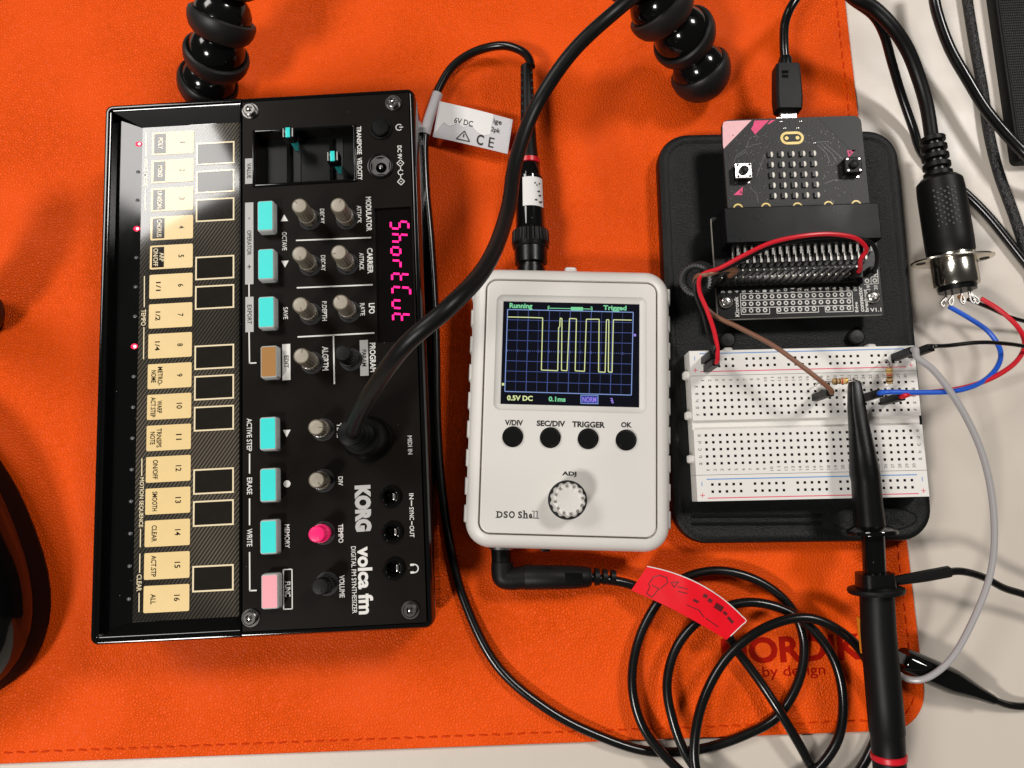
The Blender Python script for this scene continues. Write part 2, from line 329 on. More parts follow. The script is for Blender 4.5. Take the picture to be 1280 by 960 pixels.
def bar_px(fr, p, q, zl, w, m, name='printed_line', parent=None, th=.05):
    a = fr.px(*p, zl); b = fr.px(*q, zl); mb = MB(); mb.obox((a.x, a.y, zl + th / 2 + .01), (b.x, b.y, zl + th / 2 + .01), w, th); return mb.build(name, m, fr, parent, smooth=False)
def rect_px(fr, box, zl, m, name, th=.05, parent=None):
    u0, v0, u1, v1 = box; c = fr.px((u0 + u1) / 2, (v0 + v1) / 2, zl); w = (fr.px(u1, (v0 + v1) / 2, zl) - fr.px(u0, (v0 + v1) / 2, zl)).length; h = (fr.px((u0 + u1) / 2, v0, zl) - fr.px((u0 + u1) / 2, v1, zl)).length
    mb = MB(); mb.box(c.x - w / 2, c.x + w / 2, c.y - h / 2, c.y + h / 2, zl + .01, zl + th); return mb.build(name, m, fr, parent, smooth=False)
def crop(ox, oy, s): return lambda x, y: (ox + x * s, oy + y * s)
def cbox(c, x0, y0, x1, y1): return (*c(x0, y0), *c(x1, y1))
def Wp(l): return [W(*p) for p in l]
def cable(name, label, cat, pts, r, m, group=None, n=12, res=10):
    mb = MB(); mb.tube(Wp(pts), r, n, res); o = mb.build(name, m); tag(o, label, cat, group); return o
# ================================================================== the desk and the leather mat
mb = MB(); mb.box(-520, 420, -330, 420, -25, 0); dk = mb.build('desk', DESK); dk['kind'] = 'structure'; dk['label'] = 'pale beige laminate desk top'
ra, rb = W(1058, 0, 2), W(1146, 790, 2); ba, bb_ = W(0, 957, 2), W(1088, 913, 2)
ang_m = math.atan2((ra - rb).y, (ra - rb).x) - math.pi / 2; ang_b = math.atan2((bb_ - ba).y, (bb_ - ba).x); am = (ang_m + ang_b) / 2
print('mat angles', math.degrees(ang_m), math.degrees(ang_b))
def isect(p, a, q, b):
    d1 = Vector((math.cos(a), math.sin(a))); d2 = Vector((math.cos(b), math.sin(b))); den = d1.x * d2.y - d1.y * d2.x; w = Vector((q.x - p.x, q.y - p.y)); t = (w.x * d2.y - w.y * d2.x) / den
    return Vector((p.x, p.y)) + d1 * t
cnr = isect((ra + rb) / 2, am + math.pi / 2, (ba + bb_) / 2, am)
MAT = Frame('desk_mat', 'orange leather desk mat with stitched edge under the instruments', 'desk mat', cnr.x, cnr.y, 0, am)
MWD, MHT = 470, 330
mb = MB(); mb.rr(-MWD / 2, MHT / 2, MWD, MHT, 14, [(.3, 0.02), (0, .4), (0, 1.6), (.35, 1.95), (.8, 2)], 10); leatherpart = mb.build('leather_sheet', LEATHER, MAT)
mb = MB(); ins = 3.9; rad = 14 - ins; path = []
x = -ins; y = MHT - 20
while y > ins + rad: path.append(((x, y), 90)); y -= 4.6
for k in range(1, 4): a = -math.radians(90 * k / 4); path.append(((-ins - rad + rad * math.cos(a), ins + rad + rad * math.sin(a)), math.degrees(a) + 90))
x = -ins - rad
while x > -MWD + 20: path.append(((x, ins), 0)); x -= 4.6
for (px_, py_), a in path:
    a = math.radians(a + random.uniform(-9, 9)); dx, dy = math.cos(a) * 1.45, math.sin(a) * 1.45
    mb.tube([(px_ - dx, py_ - dy, 1.9), (px_ - dx * .6, py_ - dy * .6, 2.12), (px_ + dx * .6, py_ + dy * .6, 2.12), (px_ + dx, py_ + dy, 1.9)], .32, 6, 1)
mb.build('stitching', THREAD, MAT, kind='stuff')
c4 = crop(780, 690, .2812)
label_px(MAT, 'NORDIK', cbox(c4, 432, 372, 1062, 490), 2.0, LOGO, bold=.035)
label_px(MAT, 'by design', cbox(c4, 615, 503, 895, 565), 2.0, LOGO, bold=.008)

# ================================================================== synthesizer
ZP = 32.0                                             # control panel above the mat
q = [W(*p, 34) for p in ((130, 132), (518, 112), (540, 783), (115, 806))]; ctr = sum(q, Vector()) / 4
sa_ = (math.atan2((q[1] - q[0]).y, (q[1] - q[0]).x) + math.atan2((q[2] - q[3]).y, (q[2] - q[3]).x) + math.atan2((q[0] - q[3]).y, (q[0] - q[3]).x) - math.pi / 2 + math.atan2((q[1] - q[2]).y, (q[1] - q[2]).x) - math.pi / 2) / 4
S = Frame('synthesizer', 'black desktop synthesizer with gold step keys and turquoise buttons', 'synthesizer', ctr.x, ctr.y, 2, sa_)
HX, HY = 57.5, 96.5
k1 = crop(100, 100, .1875); k2 = crop(100, 270, .1875); k3 = crop(100, 430, .1875); k4 = crop(100, 600, .2292)
k5 = crop(290, 100, .2109); k6 = crop(290, 230, .2109); k7 = crop(290, 400, .2109); k8 = crop(290, 580, .2292)
DIV = S.px(302, 450, ZP).x                                     # seam between key bed and control panel
mb = MB(); mb.rr(0, 0, 2 * HX, 2 * HY, 3, [(3, 1.2), (1.2, 1.6), (.6, 3), (0, 24)], 5); mb.build('lower_case', GLOSS, S)
for sx in (-1, 1):
    for sy in (-1, 1):
        mb = MB(); mb.lathe([(0, 4), (1.4, 4.2)], (sx * 46, sy * 84, 0)); mb.build('rubber_foot', RUBBER, S)
# key bed: rim, sloping walls, sunken strip
def ring4(x0, x1, y0, y1, z, r, rr=None):
    out = []; rr = .06 if rr is None else rr; rl_ = r
    for (sx, sy, a0) in ((1, 1, 0), (0, 1, 90), (0, 0, 180), (1, 0, 270)):
        r = rr if sx else rl_; cx = x1 - r if sx else x0 + r; cy = y1 - r if sy else y0 + r
        for k in range(5): a = math.radians(a0 + 22.5 * k); out.append((cx + r * math.cos(a), cy + r * math.sin(a), z))
    return out
ZK = 27.6
fx0 = S.px(172, 450, ZK).x; fx1 = S.px(299, 450, ZK).x; fy1 = S.px(240, 156, ZK).y; fy0 = S.px(240, 774, ZK).y
mb = MB(); L4 = (-HX, DIV - .15, -HY, HY)
rg = [ring4(*L4, 24.02, 2.6), ring4(*L4, 31.2, 2.6), ring4(L4[0] + .35, L4[1] - .1, L4[2] + .35, L4[3] - .35, 31.9, 2.4), ring4(L4[0] + .9, L4[1] - .2, L4[2] + .9, L4[3] - .9, 32.1, 2), ring4(L4[0] + 1.5, L4[1] - .4, L4[2] + 1.5, L4[3] - 1.5, 32.0, 1.4), ring4(L4[0] + 1.9, L4[1] - .5, L4[2] + 1.9, L4[3] - 1.9, 31.5, 1.0),
      ring4(L4[0] + 2.6, L4[1] - .55, L4[2] + 2.4, L4[3] - 2.4, 31.3, .3), [(p[0], p[1], ZK + .3 if i_ in (8, 9, 10, 11) else p[2]) for i_, p in enumerate(ring4(L4[0] + 2.75, L4[1] - .56, L4[2] + 2.5, L4[3] - 2.5, 31.25, .3))], ring4(fx0, fx1 + .2, fy0, fy1, ZK - .15, .3)]
mb.loft(rg); mb.build('key_bed_bezel', GLOSS, S)
for yo, yi in ((L4[3] - 2.5, fy1), (L4[2] + 2.5, fy0)):
    mb = MB(); mb.add([(L4[0] + 2.9, yo, 31.3), (L4[1] - .6, yo, 31.3), (fx1 + .1, yi, ZK - .02), (fx0, yi, ZK - .02)], [(0, 1, 2, 3)]); mb.build('bezel_end_skin', mat('satin_black_skin', (.004, .004, .004), .28, spec=.12), S, smooth=False)  # added satin skin over the gloss end walls, keeps lamp reflections off them
mb = MB(); mb.box(fx0 + .1, fx1, fy0 + .1, fy1 - .1, ZK - .1, ZK + .0); strip = mb.build('key_strip', STRIPE, S)
TOPS = [None] * 16
pA = S.px(214.7, 178.8, ZK); pB = S.px(208.9, 748, ZK)
padw = (S.px(241, 450, ZK) - S.px(186.5, 450, ZK)).length; pitch = (pA.y - pB.y) / 15; padh = pitch * .815
pcx = S.px(212.7, 433, ZK).x
names = ['POLY', 'MONO', 'UNISON', 'CHORUS', 'ARP\nON/OFF', '1/1', '1/2', '1/4', 'METRO-\nNOME', 'WARP\nACT.STEP', 'TRNSPS\nNOTE', 'ON/OFF', 'SMOOTH', 'CLEAR', 'ACT.STP', 'ALL']
slope_x = lambda t: (fx0 * t + (L4[0] + 2.6) * (1 - t), (ZK - .15) * t + (ZK + .3) * (1 - t))
for i in range(16):
    cy = pA.y - pitch * i
    mb = MB(); mb.rr(pcx, cy, padw, padh, .5, [(0, ZK + .005), (0, ZK + .12)], 3); pad = mb.build('step_key', CREAM, S, smooth=False)
    z = ZK + .12
    mb = MB(); n = str(i + 1); put_text(mb, n, pcx + padw * .23, cy, z + .05, (.5 if n == '1' else 1.05 * len(n)), 2.0, -90, .014); mb.build('lettering', INKG, S, pad, smooth=False)
    lines = names[i].split('\n'); xl = pcx - padw * .29
    if i < 5:
        mb = MB(); mb.box(pcx - padw * .45, pcx - padw * .17, cy - padh * .43, cy + padh * .43, z, z + .04); mb.build('key_caption', INKG, S, pad, smooth=False)
    for li, s_ in enumerate(lines):
        xo = xl + ((1.15 if li == 0 else -1.15) if len(lines) > 1 else 0)
        mb = MB(); put_text(mb, s_, xo, cy, z + .09, min(padh * .8, 1.12 * len(s_)), 1.75, -90, .012); mb.build('lettering', KEYLINE if i < 5 else INKG, S, pad, smooth=False)
    # indicator in the sloping wall beside the key
    lx, lz = slope_x(.86); lit = i in (0, 3, 7)
    mb = MB(); k_ = 1.25 if lit else .75; mb.lathe([(-.5, k_), (.1, k_), (.25, k_ * .7), (.3, 0)], (lx, cy + .4, lz), (0, 0, 1), 14, flat=.8); lp = mb.build('indicator_lamp', LED if lit else LEDOFF, S)
    if lit: mb = MB(); mb.lathe([(0, .5), (.25, .3), (.3, 0)], (lx + .35, cy + .3, lz + .28), (0, 0, 1), 10); mb.build('lamp_core', LEDC, S, lp)
shw = (S.px(293, 450, ZK) - S.px(243.5, 450, ZK)).length; shx = S.px(268, 450, ZK).x
KEYDARK = mat('dark_key_face', (.016, .014, .011), .06, vary=.2, vscale=300)
for i in (0, 1, 2, 4, 5, 7, 8, 9, 11, 12, 14):
    cy = pA.y - pitch * (i + .46); hh = padh * .98
    mb = MB(); mb.rr(shx, cy, shw, hh, .4, [(0, ZK + .005), (0, ZK + .1)], 3); k_ = mb.build('upper_key', KEYDARK, S, smooth=False)
    mb = MB(); t = .55; z0, z1 = ZK + .1, ZK + .16
    for (a, b, c, d) in ((-shw / 2, shw / 2, hh / 2 - t, hh / 2), (-shw / 2, shw / 2, -hh / 2, -hh / 2 + t), (-shw / 2, -shw / 2 + t, -hh / 2 + t, hh / 2 - t), (shw / 2 - t, shw / 2, -hh / 2 + t, hh / 2 - t)): mb.box(shx + a, shx + b, cy + c, cy + d, z0, z1)
    mb.build('key_outline', KEYLINE, S, k_, smooth=False)
def vlabel(s_, u, v0, v1, zl, m, h=1.5, bold=.012, w=None):
    a = S.px(u, v0, zl); b = S.px(u, v1, zl); mb = MB(); put_text(mb, s_, (a.x + b.x) / 2, (a.y + b.y) / 2, zl + .06, abs(a.y - b.y), h, -90, bold); return mb.build('lettering', m, S, smooth=False)
vlabel('VOICE MODE', 182.5, 198, 233, ZK, KEYLINE, 1.5); bar_px(S, (183, 166), (182.6, 196), ZK, .35, KEYLINE); bar_px(S, (182, 235), (181.6, 263), ZK, .35, KEYLINE)
vlabel('TEMPO', 179.5, 387, 407, ZK, KEYLINE, 1.7); bar_px(S, (180.6, 345), (180.4, 384), ZK, .35, KEYLINE); bar_px(S, (180, 409), (179.5, 449), ZK, .35, KEYLINE)
vlabel('MOTION SEQUENCE', 176.5, 597, 659, ZK, KEYLINE, 1.7); bar_px(S, (177.5, 573), (177.2, 595), ZK, .35, KEYLINE); bar_px(S, (175.8, 661), (175.4, 684), ZK, .35, KEYLINE)
vlabel('CLEAR', 174, 718, 739, ZK, KEYLINE, 1.7); bar_px(S, (175, 692), (174.6, 716), ZK, .35, KEYLINE); bar_px(S, (174, 741), (173.8, 765), ZK, .35, KEYLINE)
# control panel with sunken slider bay and display bay
x1 = HX - 2.2; y1 = HY - 2.0
def rl(box, zl=ZP):
    u0, v0, u1, v1 = box; c = S.px((u0 + u1) / 2, (v0 + v1) / 2, zl); w = (S.px(u1, (v0 + v1) / 2, zl) - S.px(u0, (v0 + v1) / 2, zl)).length / 2; h = (S.px((u0 + u1) / 2, v0, zl) - S.px((u0 + u1) / 2, v1, zl)).length / 2
    return (c.x - w, c.x + w, c.y - h, c.y + h)
bay = rl(cbox(k5, 138, 297, 722, 604)); disp = rl((470, 258, 517, 426)); disp = (disp[0], x1 - .6, disp[2], disp[3])
mb = MB(); mb.loft([ring4(DIV + i_ * .1, HX - i_, -HY + i_, HY - i_, z_, .06, 2.8 - i_) for i_, z_ in ((0, 24.02), (0, 30.9), (.5, 31.75), (1.1, 31.95), (1.7, 31.8))], cap1=False)
mb.build('panel_surround', GLOSS, S)
holes = [(*bay, 9.0), (*disp, 1.6)]
for (u, v, r) in ((475.6, 207.6, 3.1), (488, 621, 2.0), (490, 665.5, 2.0), (492, 711, 2.0)):
    p = S.px(u, v, ZP); holes.append((p.x - r, p.x + r, p.y - r, p.y + r, 7.5))
mb = MB(); mb.plate(DIV + .35, x1, -y1, y1, 22, ZP, holes); panel = mb.build('control_panel', PANEL, S, smooth=False)
mb = MB()
for (x_, X_, y_, Y_) in ((bay[0] - .9, bay[0], bay[2] - .9, bay[3] + .9), (bay[1], bay[1] + .9, bay[2] - .9, bay[3] + .9), (bay[0], bay[1], bay[3], bay[3] + .9), (bay[0], bay[1], bay[2] - .9, bay[2])): mb.box(x_, X_, y_, Y_, ZP + .01, ZP + .6, .2)
frm = mb.build('slider_bay_frame', GLOSS, S, smooth=True)
SLOT = mat('slider_bay_black', (.004, .004, .004), .3, spec=.25)
mb = MB(); mb.box(bay[0] + .05, bay[1] - .05, bay[2] + .05, bay[3] - .05, ZP - 8.98, ZP - 6); mb.build('slider_bay_floor', SLOT, S)
for (u, v, top, bse) in ((360, 168, (359.6, 165.4), (374, 192)), (415, 195, (415.5, 195), (427, 220))):
    zt = ZP + 6; t = S.px(*top, zt); 
    # slot strip and bracket under the slider
    mb = MB(); mb.box(t.x - 1.2, t.x + 1.2, bay[2] + 1.2, bay[3] - 1.2, ZP - 6, ZP - 5.6); mb.build('slider_slot', HOLE, S)
    mb = MB(); mb.box(t.x - 3.6, t.x - 2.4, bay[2] + 2, bay[3] - 2, ZP - 6, ZP - 4.4); mb.build('slider_rail', GLOSS, S)
    mb = MB(); mb.box(t.x - .6, t.x + .6, t.y - 1.5, t.y + 1.5, ZP - 6, ZP + 3.4); stem = mb.build('slider_stem', mat('teal_dark_stem', (.02, .36, .35), .35), S)
    mb = MB(); mb.rr(t.x, t.y, 4.3, 4.1, .5, [(0, ZP + 1.6), (0, zt - .9), (.5, zt - .25), (.8, zt)], 3); cp = mb.build('slider_cap', BLACK, S)
    mb = MB(); mb.box(t.x - .8, t.x + .8, t.y - 1.85, t.y + 1.85, zt - .3, zt + .12, .1); mb.build('cap_stripe', TEAL, S, cp)
    for sx in (-1, 1):
        mb = MB(); mb.box(t.x + sx * 1.65 - .16, t.x + sx * 1.65 + .16, t.y - 1.6, t.y + 1.6, zt - .4, zt - .05); mb.build('cap_edge_line', PRINTG, S, cp)
for (u, v) in ((311.5, 137), (491, 127), (312, 773), (512.5, 763)):
    p = S.px(u, v, ZP + 1.2); mb = MB(); mb.lathe([(0, 3.0), (.35, 3.0), (.35, 2.35), (1.5, 2.35), (1.75, 2.0), (1.75, 1.25), (.7, 1.15), (.7, 0)], (p.x, p.y, ZP), n=20); sc_ = mb.build('screw', STEEL, S)
    mb = MB(); mb.lathe([(0, .55), (1.1, .45), (1.2, 0)], (p.x, p.y, ZP + .7), n=8); mb.build('screw_socket', SILVER, S, sc_)
p = S.px(475.6, 159.7, ZP + 1); mb = MB(); mb.lathe([(0, 4.1), (.5, 4.1), (.5, 3.6), (.2, 3.6), (.2, 3.3), (1.5, 3.3), (1.9, 2.9), (1.95, 0)], (p.x, p.y, ZP)); mb.build('power_button', BLACK, S)
p = S.px(475.6, 207.6, ZP); mb = MB(); mb.lathe([(.02, 4.8), (.5, 4.7), (.6, 4.3), (.3, 3.9), (-1.5, 3.0), (-7, 2.9), (-7.2, 0)], (p.x, p.y, ZP), n=28, cap0=False); dcj = mb.build('power_socket', BLACK, S)
mb = MB(); mb.lathe([(-7, .8), (-.5, .8), (-.2, .4), (-.2, 0)], (p.x, p.y, ZP), n=12); mb.build('centre_pin', SILVER, S, dcj)
mb = MB(); mb.lathe([(.32, 3.95), (-1.4, 2.1), (-1.5, 2.0)], (p.x, p.y, ZP), n=28); mb.f = mb.f[:-2]; mb.mi = mb.mi[:-2]; mb.build('socket_cone', mat('grey_socket_cone', (.17, .165, .16), .4), S, dcj)
for (u, v) in ((488, 621), (490, 665.5), (492, 711)):
    p = S.px(u, v, ZP + .8); mb = MB(); mb.lathe([(.02, 3.7), (.9, 3.65), (1.2, 3.3), (1.2, 2.7), (.6, 2.3), (-6, 1.9), (-6.2, 0)], (p.x, p.y, ZP), n=28, cap0=False); jk = mb.build('jack_socket', GLOSS, S)
    mb = MB(); mb.box(p.x + .6, p.x + 1.5, p.y - 1.1, p.y + 1.1, ZP - 3, ZP - .3, .2); mb.build('contact_spring', SILVER, S, jk)
# push buttons
btn = [((322.5, 251), (340.6, 288), TEAL), ((323, 311.5), (341.5, 348.5), TEAL), ((323.5, 371), (342, 409), TEAL), ((327, 434), (344.5, 470), BROWN), ((325, 522.5), (344.5, 561), TEAL), ((325.5, 586.5), (345, 626), TEAL), ((326, 651.5), (345, 691), TEAL), ((328, 719), (346, 760), PINKB)]
ZB = ZP + 4.2
for (a, b, m) in btn:
    p = S.px((a[0] + b[0]) / 2, (a[1] + b[1]) / 2, ZB); 
    mb = MB(); mb.rr(p.x, p.y, 6.5, 12.0, 1.0, [(0, ZP + .02), (0, ZP + .3), (.35, ZP + .3), (.35, ZP + .02)], 3); rim = mb.build('button_recess', HOLE, S)
    mb = MB(); mb.rr(p.x, p.y, 5.9, 11.4, .9, [(0, ZP + .25), (0, ZB - .9), (.12, ZB - .35), (.42, ZB)], 4); bt = mb.build('push_button', FROST, S)
    mb = MB(); mb.rr(p.x, p.y, 5.0, 10.4, .4, [(0, ZB + .005), (0, ZB + .06)], 3); mb.build('button_face', m, S, bt, smooth=False)
# knobs
def knob(u, v, m, H=13.5, r=2.95, lob=10):
    zt = ZP + H; p = S.px(u, v, zt)
    mb = MB(); mb.lathe([(0, 4.1), (.3, 4.0), (.35, 3.2), (.1, 3.1)], (p.x, p.y, ZP), n=24); col = mb.build('knob_hole', HOLE, S)
    mb = MB(); mb.lathe([(0, 2.6), (2.5, 2.6), (2.6, r + .1), (4.5, r + .15), (4.6, r - .15), (H - .3, r - .25), (H, r - .45), (H, r - .6), (H - .2, r - .65), (H - .2, 0)], (p.x, p.y, ZP), n=60, lobes=20, ldep=.05); kb = mb.build('knob', m, S)
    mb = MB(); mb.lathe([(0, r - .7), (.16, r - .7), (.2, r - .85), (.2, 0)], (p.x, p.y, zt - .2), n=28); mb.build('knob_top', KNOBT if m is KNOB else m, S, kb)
    a = random.uniform(0, 6.28); mb = MB(); mb.obox((p.x + math.cos(a) * 1.0, p.y + math.sin(a) * 1.0, zt + .02), (p.x + math.cos(a) * 2.3, p.y + math.sin(a) * 2.3, zt + .02), .3, .1); mb.build('pointer_line', mat('pointer_brown', (.16, .13, .09), .4) if m is KNOB else (BLACK if m is BLACKM else REDP), S, kb)
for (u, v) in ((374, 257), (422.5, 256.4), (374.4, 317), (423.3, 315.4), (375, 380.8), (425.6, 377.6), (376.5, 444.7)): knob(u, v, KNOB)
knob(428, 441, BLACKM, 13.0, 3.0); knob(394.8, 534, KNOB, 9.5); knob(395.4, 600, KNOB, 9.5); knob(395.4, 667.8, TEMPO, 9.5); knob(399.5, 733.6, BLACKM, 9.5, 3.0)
# panel printing
def greybox(box, s_, tv0, tv1, m=PRINTG, tm=INK):
    rect_px(S, box, ZP, m, 'caption_plate'); vlabel(s_, (box[0] + box[2]) / 2, tv0, tv1, ZP + .06, tm, 1.55)
greybox(cbox(k5, 78, 465, 125, 615), 'VALUE', 204, 223)
greybox((306.4, 252.8, 316.8, 355), 'OPERATOR', 288, 319); vlabel('-', 311.5, 272, 274, ZP + .06, INK, .35); vlabel('+', 311.5, 331, 336, ZP + .06, INK, 1.3)
greybox((306.8, 371, 317, 415), 'EXPORT', 381, 405)
bar_px(S, (311.3, 355), (311.4, 371), ZP, .45, PRINT); bar_px(S, (311.4, 415), (312, 454.5), ZP, .45, PRINT); bar_px(S, (311.6, 454), (320.6, 453.6), ZP, .45, PRINT)
vlabel('OCTAVE', 355.6, 290, 313, ZP, PRINT, 1.7); vlabel('SAVE', 357, 384, 399, ZP, PRINT, 1.7)
def tri(u, v, up):
    p = S.px(u, v, ZP); k = 1 if up else -1; mb = MB(); mb.poly([(p.x - 1.35, p.y - k * 1.2), (p.x + 1.35, p.y - k * 1.2), (p.x, p.y + k * 1.3)][::1 if up else -1], ZP + .01, ZP + .05); mb.build('printed_triangle', PRINT, S, smooth=False)
tri(355.4, 272.5, True); tri(356.3, 330, False); tri(358.5, 541.7, False)
greybox((353, 430, 363, 475), 'EDIT', 444.5, 460, PRINT)
vlabel('ACTIVE STEP', 311.7, 523, 564, ZP, PRINT, 1.8); bar_px(S, (312, 567), (312, 592), ZP, .45, PRINT); vlabel('ERASE', 312, 597, 618, ZP, PRINT, 1.8); bar_px(S, (312, 623), (312, 656.5), ZP, .45, PRINT); vlabel('WRITE', 312, 661, 683, ZP, PRINT, 1.8); bar_px(S, (312, 690), (312.3, 738.6), ZP, .45, PRINT); bar_px(S, (312, 738.3), (321, 738), ZP, .45, PRINT)
p = S.px(358.8, 604.8, ZP); mb = MB(); mb.lathe([(.01, 1.2), (.05, 1.2)], (p.x, p.y, ZP)); mb.build('printed_dot', PRINT, S, smooth=False)
vlabel('MEMORY', 359, 655.6, 685, ZP, PRINT, 1.7)
for (a, b) in (((354, 712), (365, 711.5)), ((354.5, 761.5), (365.4, 761)), ((354.2, 711.8), (354.6, 761.7)), ((365, 711.4), (365.4, 761.2))): bar_px(S, a, b, ZP, .35, PRINT)
vlabel('FUNC', 359.8, 727, 746, ZP, PRINT, 1.8)
for a in (('TRANSPOSE', 449, 158, 193, 1.7), ('VELOCITY', 449.8, 197, 225, 1.7), ('DECAY', 402.8, 261, 279.6, 1.6), ('ATTACK', 449, 257, 279, 1.6), ('MODULATOR', 461, 246, 289, 2.0), ('CARRIER', 462.6, 310, 342, 2.0), ('ATTACK', 452, 316, 337.6, 1.6), ('DECAY', 404, 319, 338.6, 1.6), ('LFO', 464.7, 379, 392, 2.1), ('RATE', 453, 379, 394.5, 1.7), ('P.DEPTH', 405.6, 376.6, 401, 1.7), ('ALGRTM', 406.7, 433, 463, 2.2), ('PROGRAM', 466, 428.5, 465, 2.1), ('TIME', 424, 529, 547, 1.6), ('DIV', 425.7, 595.6, 607, 1.6), ('TEMPO', 426, 655, 678.6, 1.7), ('VOLUME', 427.5, 719, 747, 1.8), ('MIDI IN', 512.5, 544.5, 568, 1.5), ('DC 9V', 499.5, 182, 199, 1.6)): vlabel(a[0], a[1], a[2], a[3], ZP, PRINT if a[0] != 'MIDI IN' else PRINTG, a[4], .024)
greybox((450, 425, 460.4, 469.6), 'PARAM', 437, 458, PRINTG)
for a, b in (((370, 300.6), (464, 297)), ((371, 359.8), (466, 356)), ((372, 421.2), (468, 416.2))): bar_px(S, a, b, ZP, .5, PRINT)
bar_px(S, (416.8, 419), (418, 480), ZP, .5, PRINT)
label_px(S, 'KORG', (443.6, 606.4, 464, 664.3), ZP, PRINTG, -90, .07); label_px(S, 'volca fm', (447.5, 682.7, 466, 767.5), ZP, PRINT, -90, .035); label_px(S, 'DIGITAL FM SYNTHESIZER', (439.6, 682.7, 445.6, 766.5), ZP, PRINT, -90, .006)
vlabel('IN', 514.2, 616.7, 624, ZP, PRINT, 1.5); vlabel('SYNC', 514.6, 634, 650, ZP, PRINT, 1.5); vlabel('OUT', 515, 657, 671.7, ZP, PRINT, 1.5); bar_px(S, (514.4, 625.5), (514.4, 632.5), ZP, .35, PRINT); bar_px(S, (514.8, 651.5), (514.8, 656), ZP, .35, PRINT)
def arc(mb, cx, cy, z, r, a0, a1, w, n=14):
    pts = [(cx + r * math.cos(math.radians(a0 + (a1 - a0) * k / n)), cy + r * math.sin(math.radians(a0 + (a1 - a0) * k / n))) for k in range(n + 1)]
    for a, b in zip(pts, pts[1:]): mb.obox((*a, z), (*b, z), w, .04)
p = S.px(518.5, 710.6, ZP); mb = MB(); arc(mb, p.x - .2, p.y, ZP + .04, 1.35, -110, 110, .4); mb.box(p.x - 1.5, p.x - .3, p.y + .9, p.y + 1.6, ZP + .01, ZP + .05); mb.box(p.x - 1.5, p.x - .3, p.y - 1.6, p.y - .9, ZP + .01, ZP + .05); mb.build('headphone_symbol', PRINT, S, smooth=False)
p = S.px(498.8, 159.2, ZP); mb = MB(); arc(mb, p.x, p.y, ZP + .04, 1.15, 40, 320, .3); mb.obox((p.x + .1, p.y, ZP + .04), (p.x + 1.5, p.y, ZP + .04), .3, .04); mb.build('power_symbol', PRINT, S, smooth=False)
mb = MB()
for v, k in ((204, 0), (215.5, 1), (227, 2)):
    p = S.px(500.5 + k * .4, v, ZP)
    if k == 1: arc(mb, p.x, p.y, ZP + .04, .95, 30, 330, .3)
    else:
        d = 1.3
        for (a, b) in (((d, 0), (0, d)), ((0, d), (-d, 0)), ((-d, 0), (0, -d)), ((0, -d), (d, 0))): mb.obox((p.x + a[0], p.y + a[1], ZP + .04), (p.x + b[0], p.y + b[1], ZP + .04), .28, .04)
        mb.obox((p.x - .4, p.y, ZP + .04), (p.x + .4, p.y, ZP + .04), .25, .04)
a = S.px(500.7, 208, ZP); b = S.px(500.8, 212, ZP); mb.obox((a.x, a.y, ZP + .04), (b.x, b.y, ZP + .04), .3, .04); a = S.px(500.9, 219, ZP); b = S.px(501, 223, ZP); mb.obox((a.x, a.y, ZP + .04), (b.x, b.y, ZP + .04), .3, .04)
mb.build('polarity_symbol', PRINT, S, smooth=False)
# display
ZD = ZP - 1.6
mb = MB(); mb.box(disp[0] + .1, disp[1] - .1, disp[2] + .1, disp[3] - .1, ZD + .01, ZD + .5); win = mb.build('display_window', SMOKE, S, smooth=False)
SEGS = {'S': 'afgcd', 'h': 'fegc', 'o': 'gced', 'r': 'eg', 't': 'fegd', 'C': 'afed', 'u': 'ecd'}
pa = S.px(499.5, 281.5, ZD + .5); pb = S.px(502.5, 397.5, ZD + .5)
dw, dh = 2.75, 6.3
for i, ch in enumerate('ShortCut'):
    t = i / 7; cx, cy = pa.x + (pb.x - pa.x) * t, pa.y + (pb.y - pa.y) * t
    mb = MB(); w2, h2 = dw / 2, dh / 2
    E_ = {'a': ((-w2, h2), (w2, h2)), 'd': ((-w2, -h2), (w2, -h2)), 'g': ((-w2, 0), (w2, 0)), 'f': ((-w2, h2), (-w2, 0)), 'b': ((w2, h2), (w2, 0)), 'e': ((-w2, 0), (-w2, -h2)), 'c': ((w2, 0), (w2, -h2))}
    for s_ in SEGS[ch]:
        p, q = Vector(E_[s_][0]), Vector(E_[s_][1]); d = (q - p).normalized() * .42; p, q = p + d, q - d
        f = lambda a: (cx + a.y, cy - (a.x + a.y * .12), ZD + .56)
        mb.obox(f(p), f(q), .72, .08)
    mb.build('lit_character', SEG, S, win, smooth=False)

# midi plug and its thick cable
p0 = W(462, 549, 34); tp = W(452, 545, 52)
PL = Frame('din_plug_cable', 'thick black cable with round plug standing in the synthesizer', 'cable', p0.x, p0.y, 34.1)
ax = Vector((0, 0, 1))
mb = MB(); mb.lathe([(0, 7.9), (.6, 8.0), (1.2, 8.0), (1.6, 7.5), (11, 7.4), (13.5, 7.0), (15, 6.0), (15.2, 4.4)], (p0.x, p0.y, 34.1), ax, 32); plug = mb.build('plug_body', mat('dull_plug', (.003, .003, .003), .45, spec=.12), PL, world=True)
for k in range(4):
    mb = MB(); z = 36.5 + 15.2 + k * 2.2 - 2.2; mb.lathe([(0, 4.6 - k * .2), (.3, 4.8 - k * .2), (1.3, 4.8 - k * .2), (1.6, 4.3 - k * .2)], (p0.x - (k * k) * .15, p0.y + k * .05, z), ax, 20); mb.build('strain_relief_ring', MATS['dull_plug'], PL, world=True)
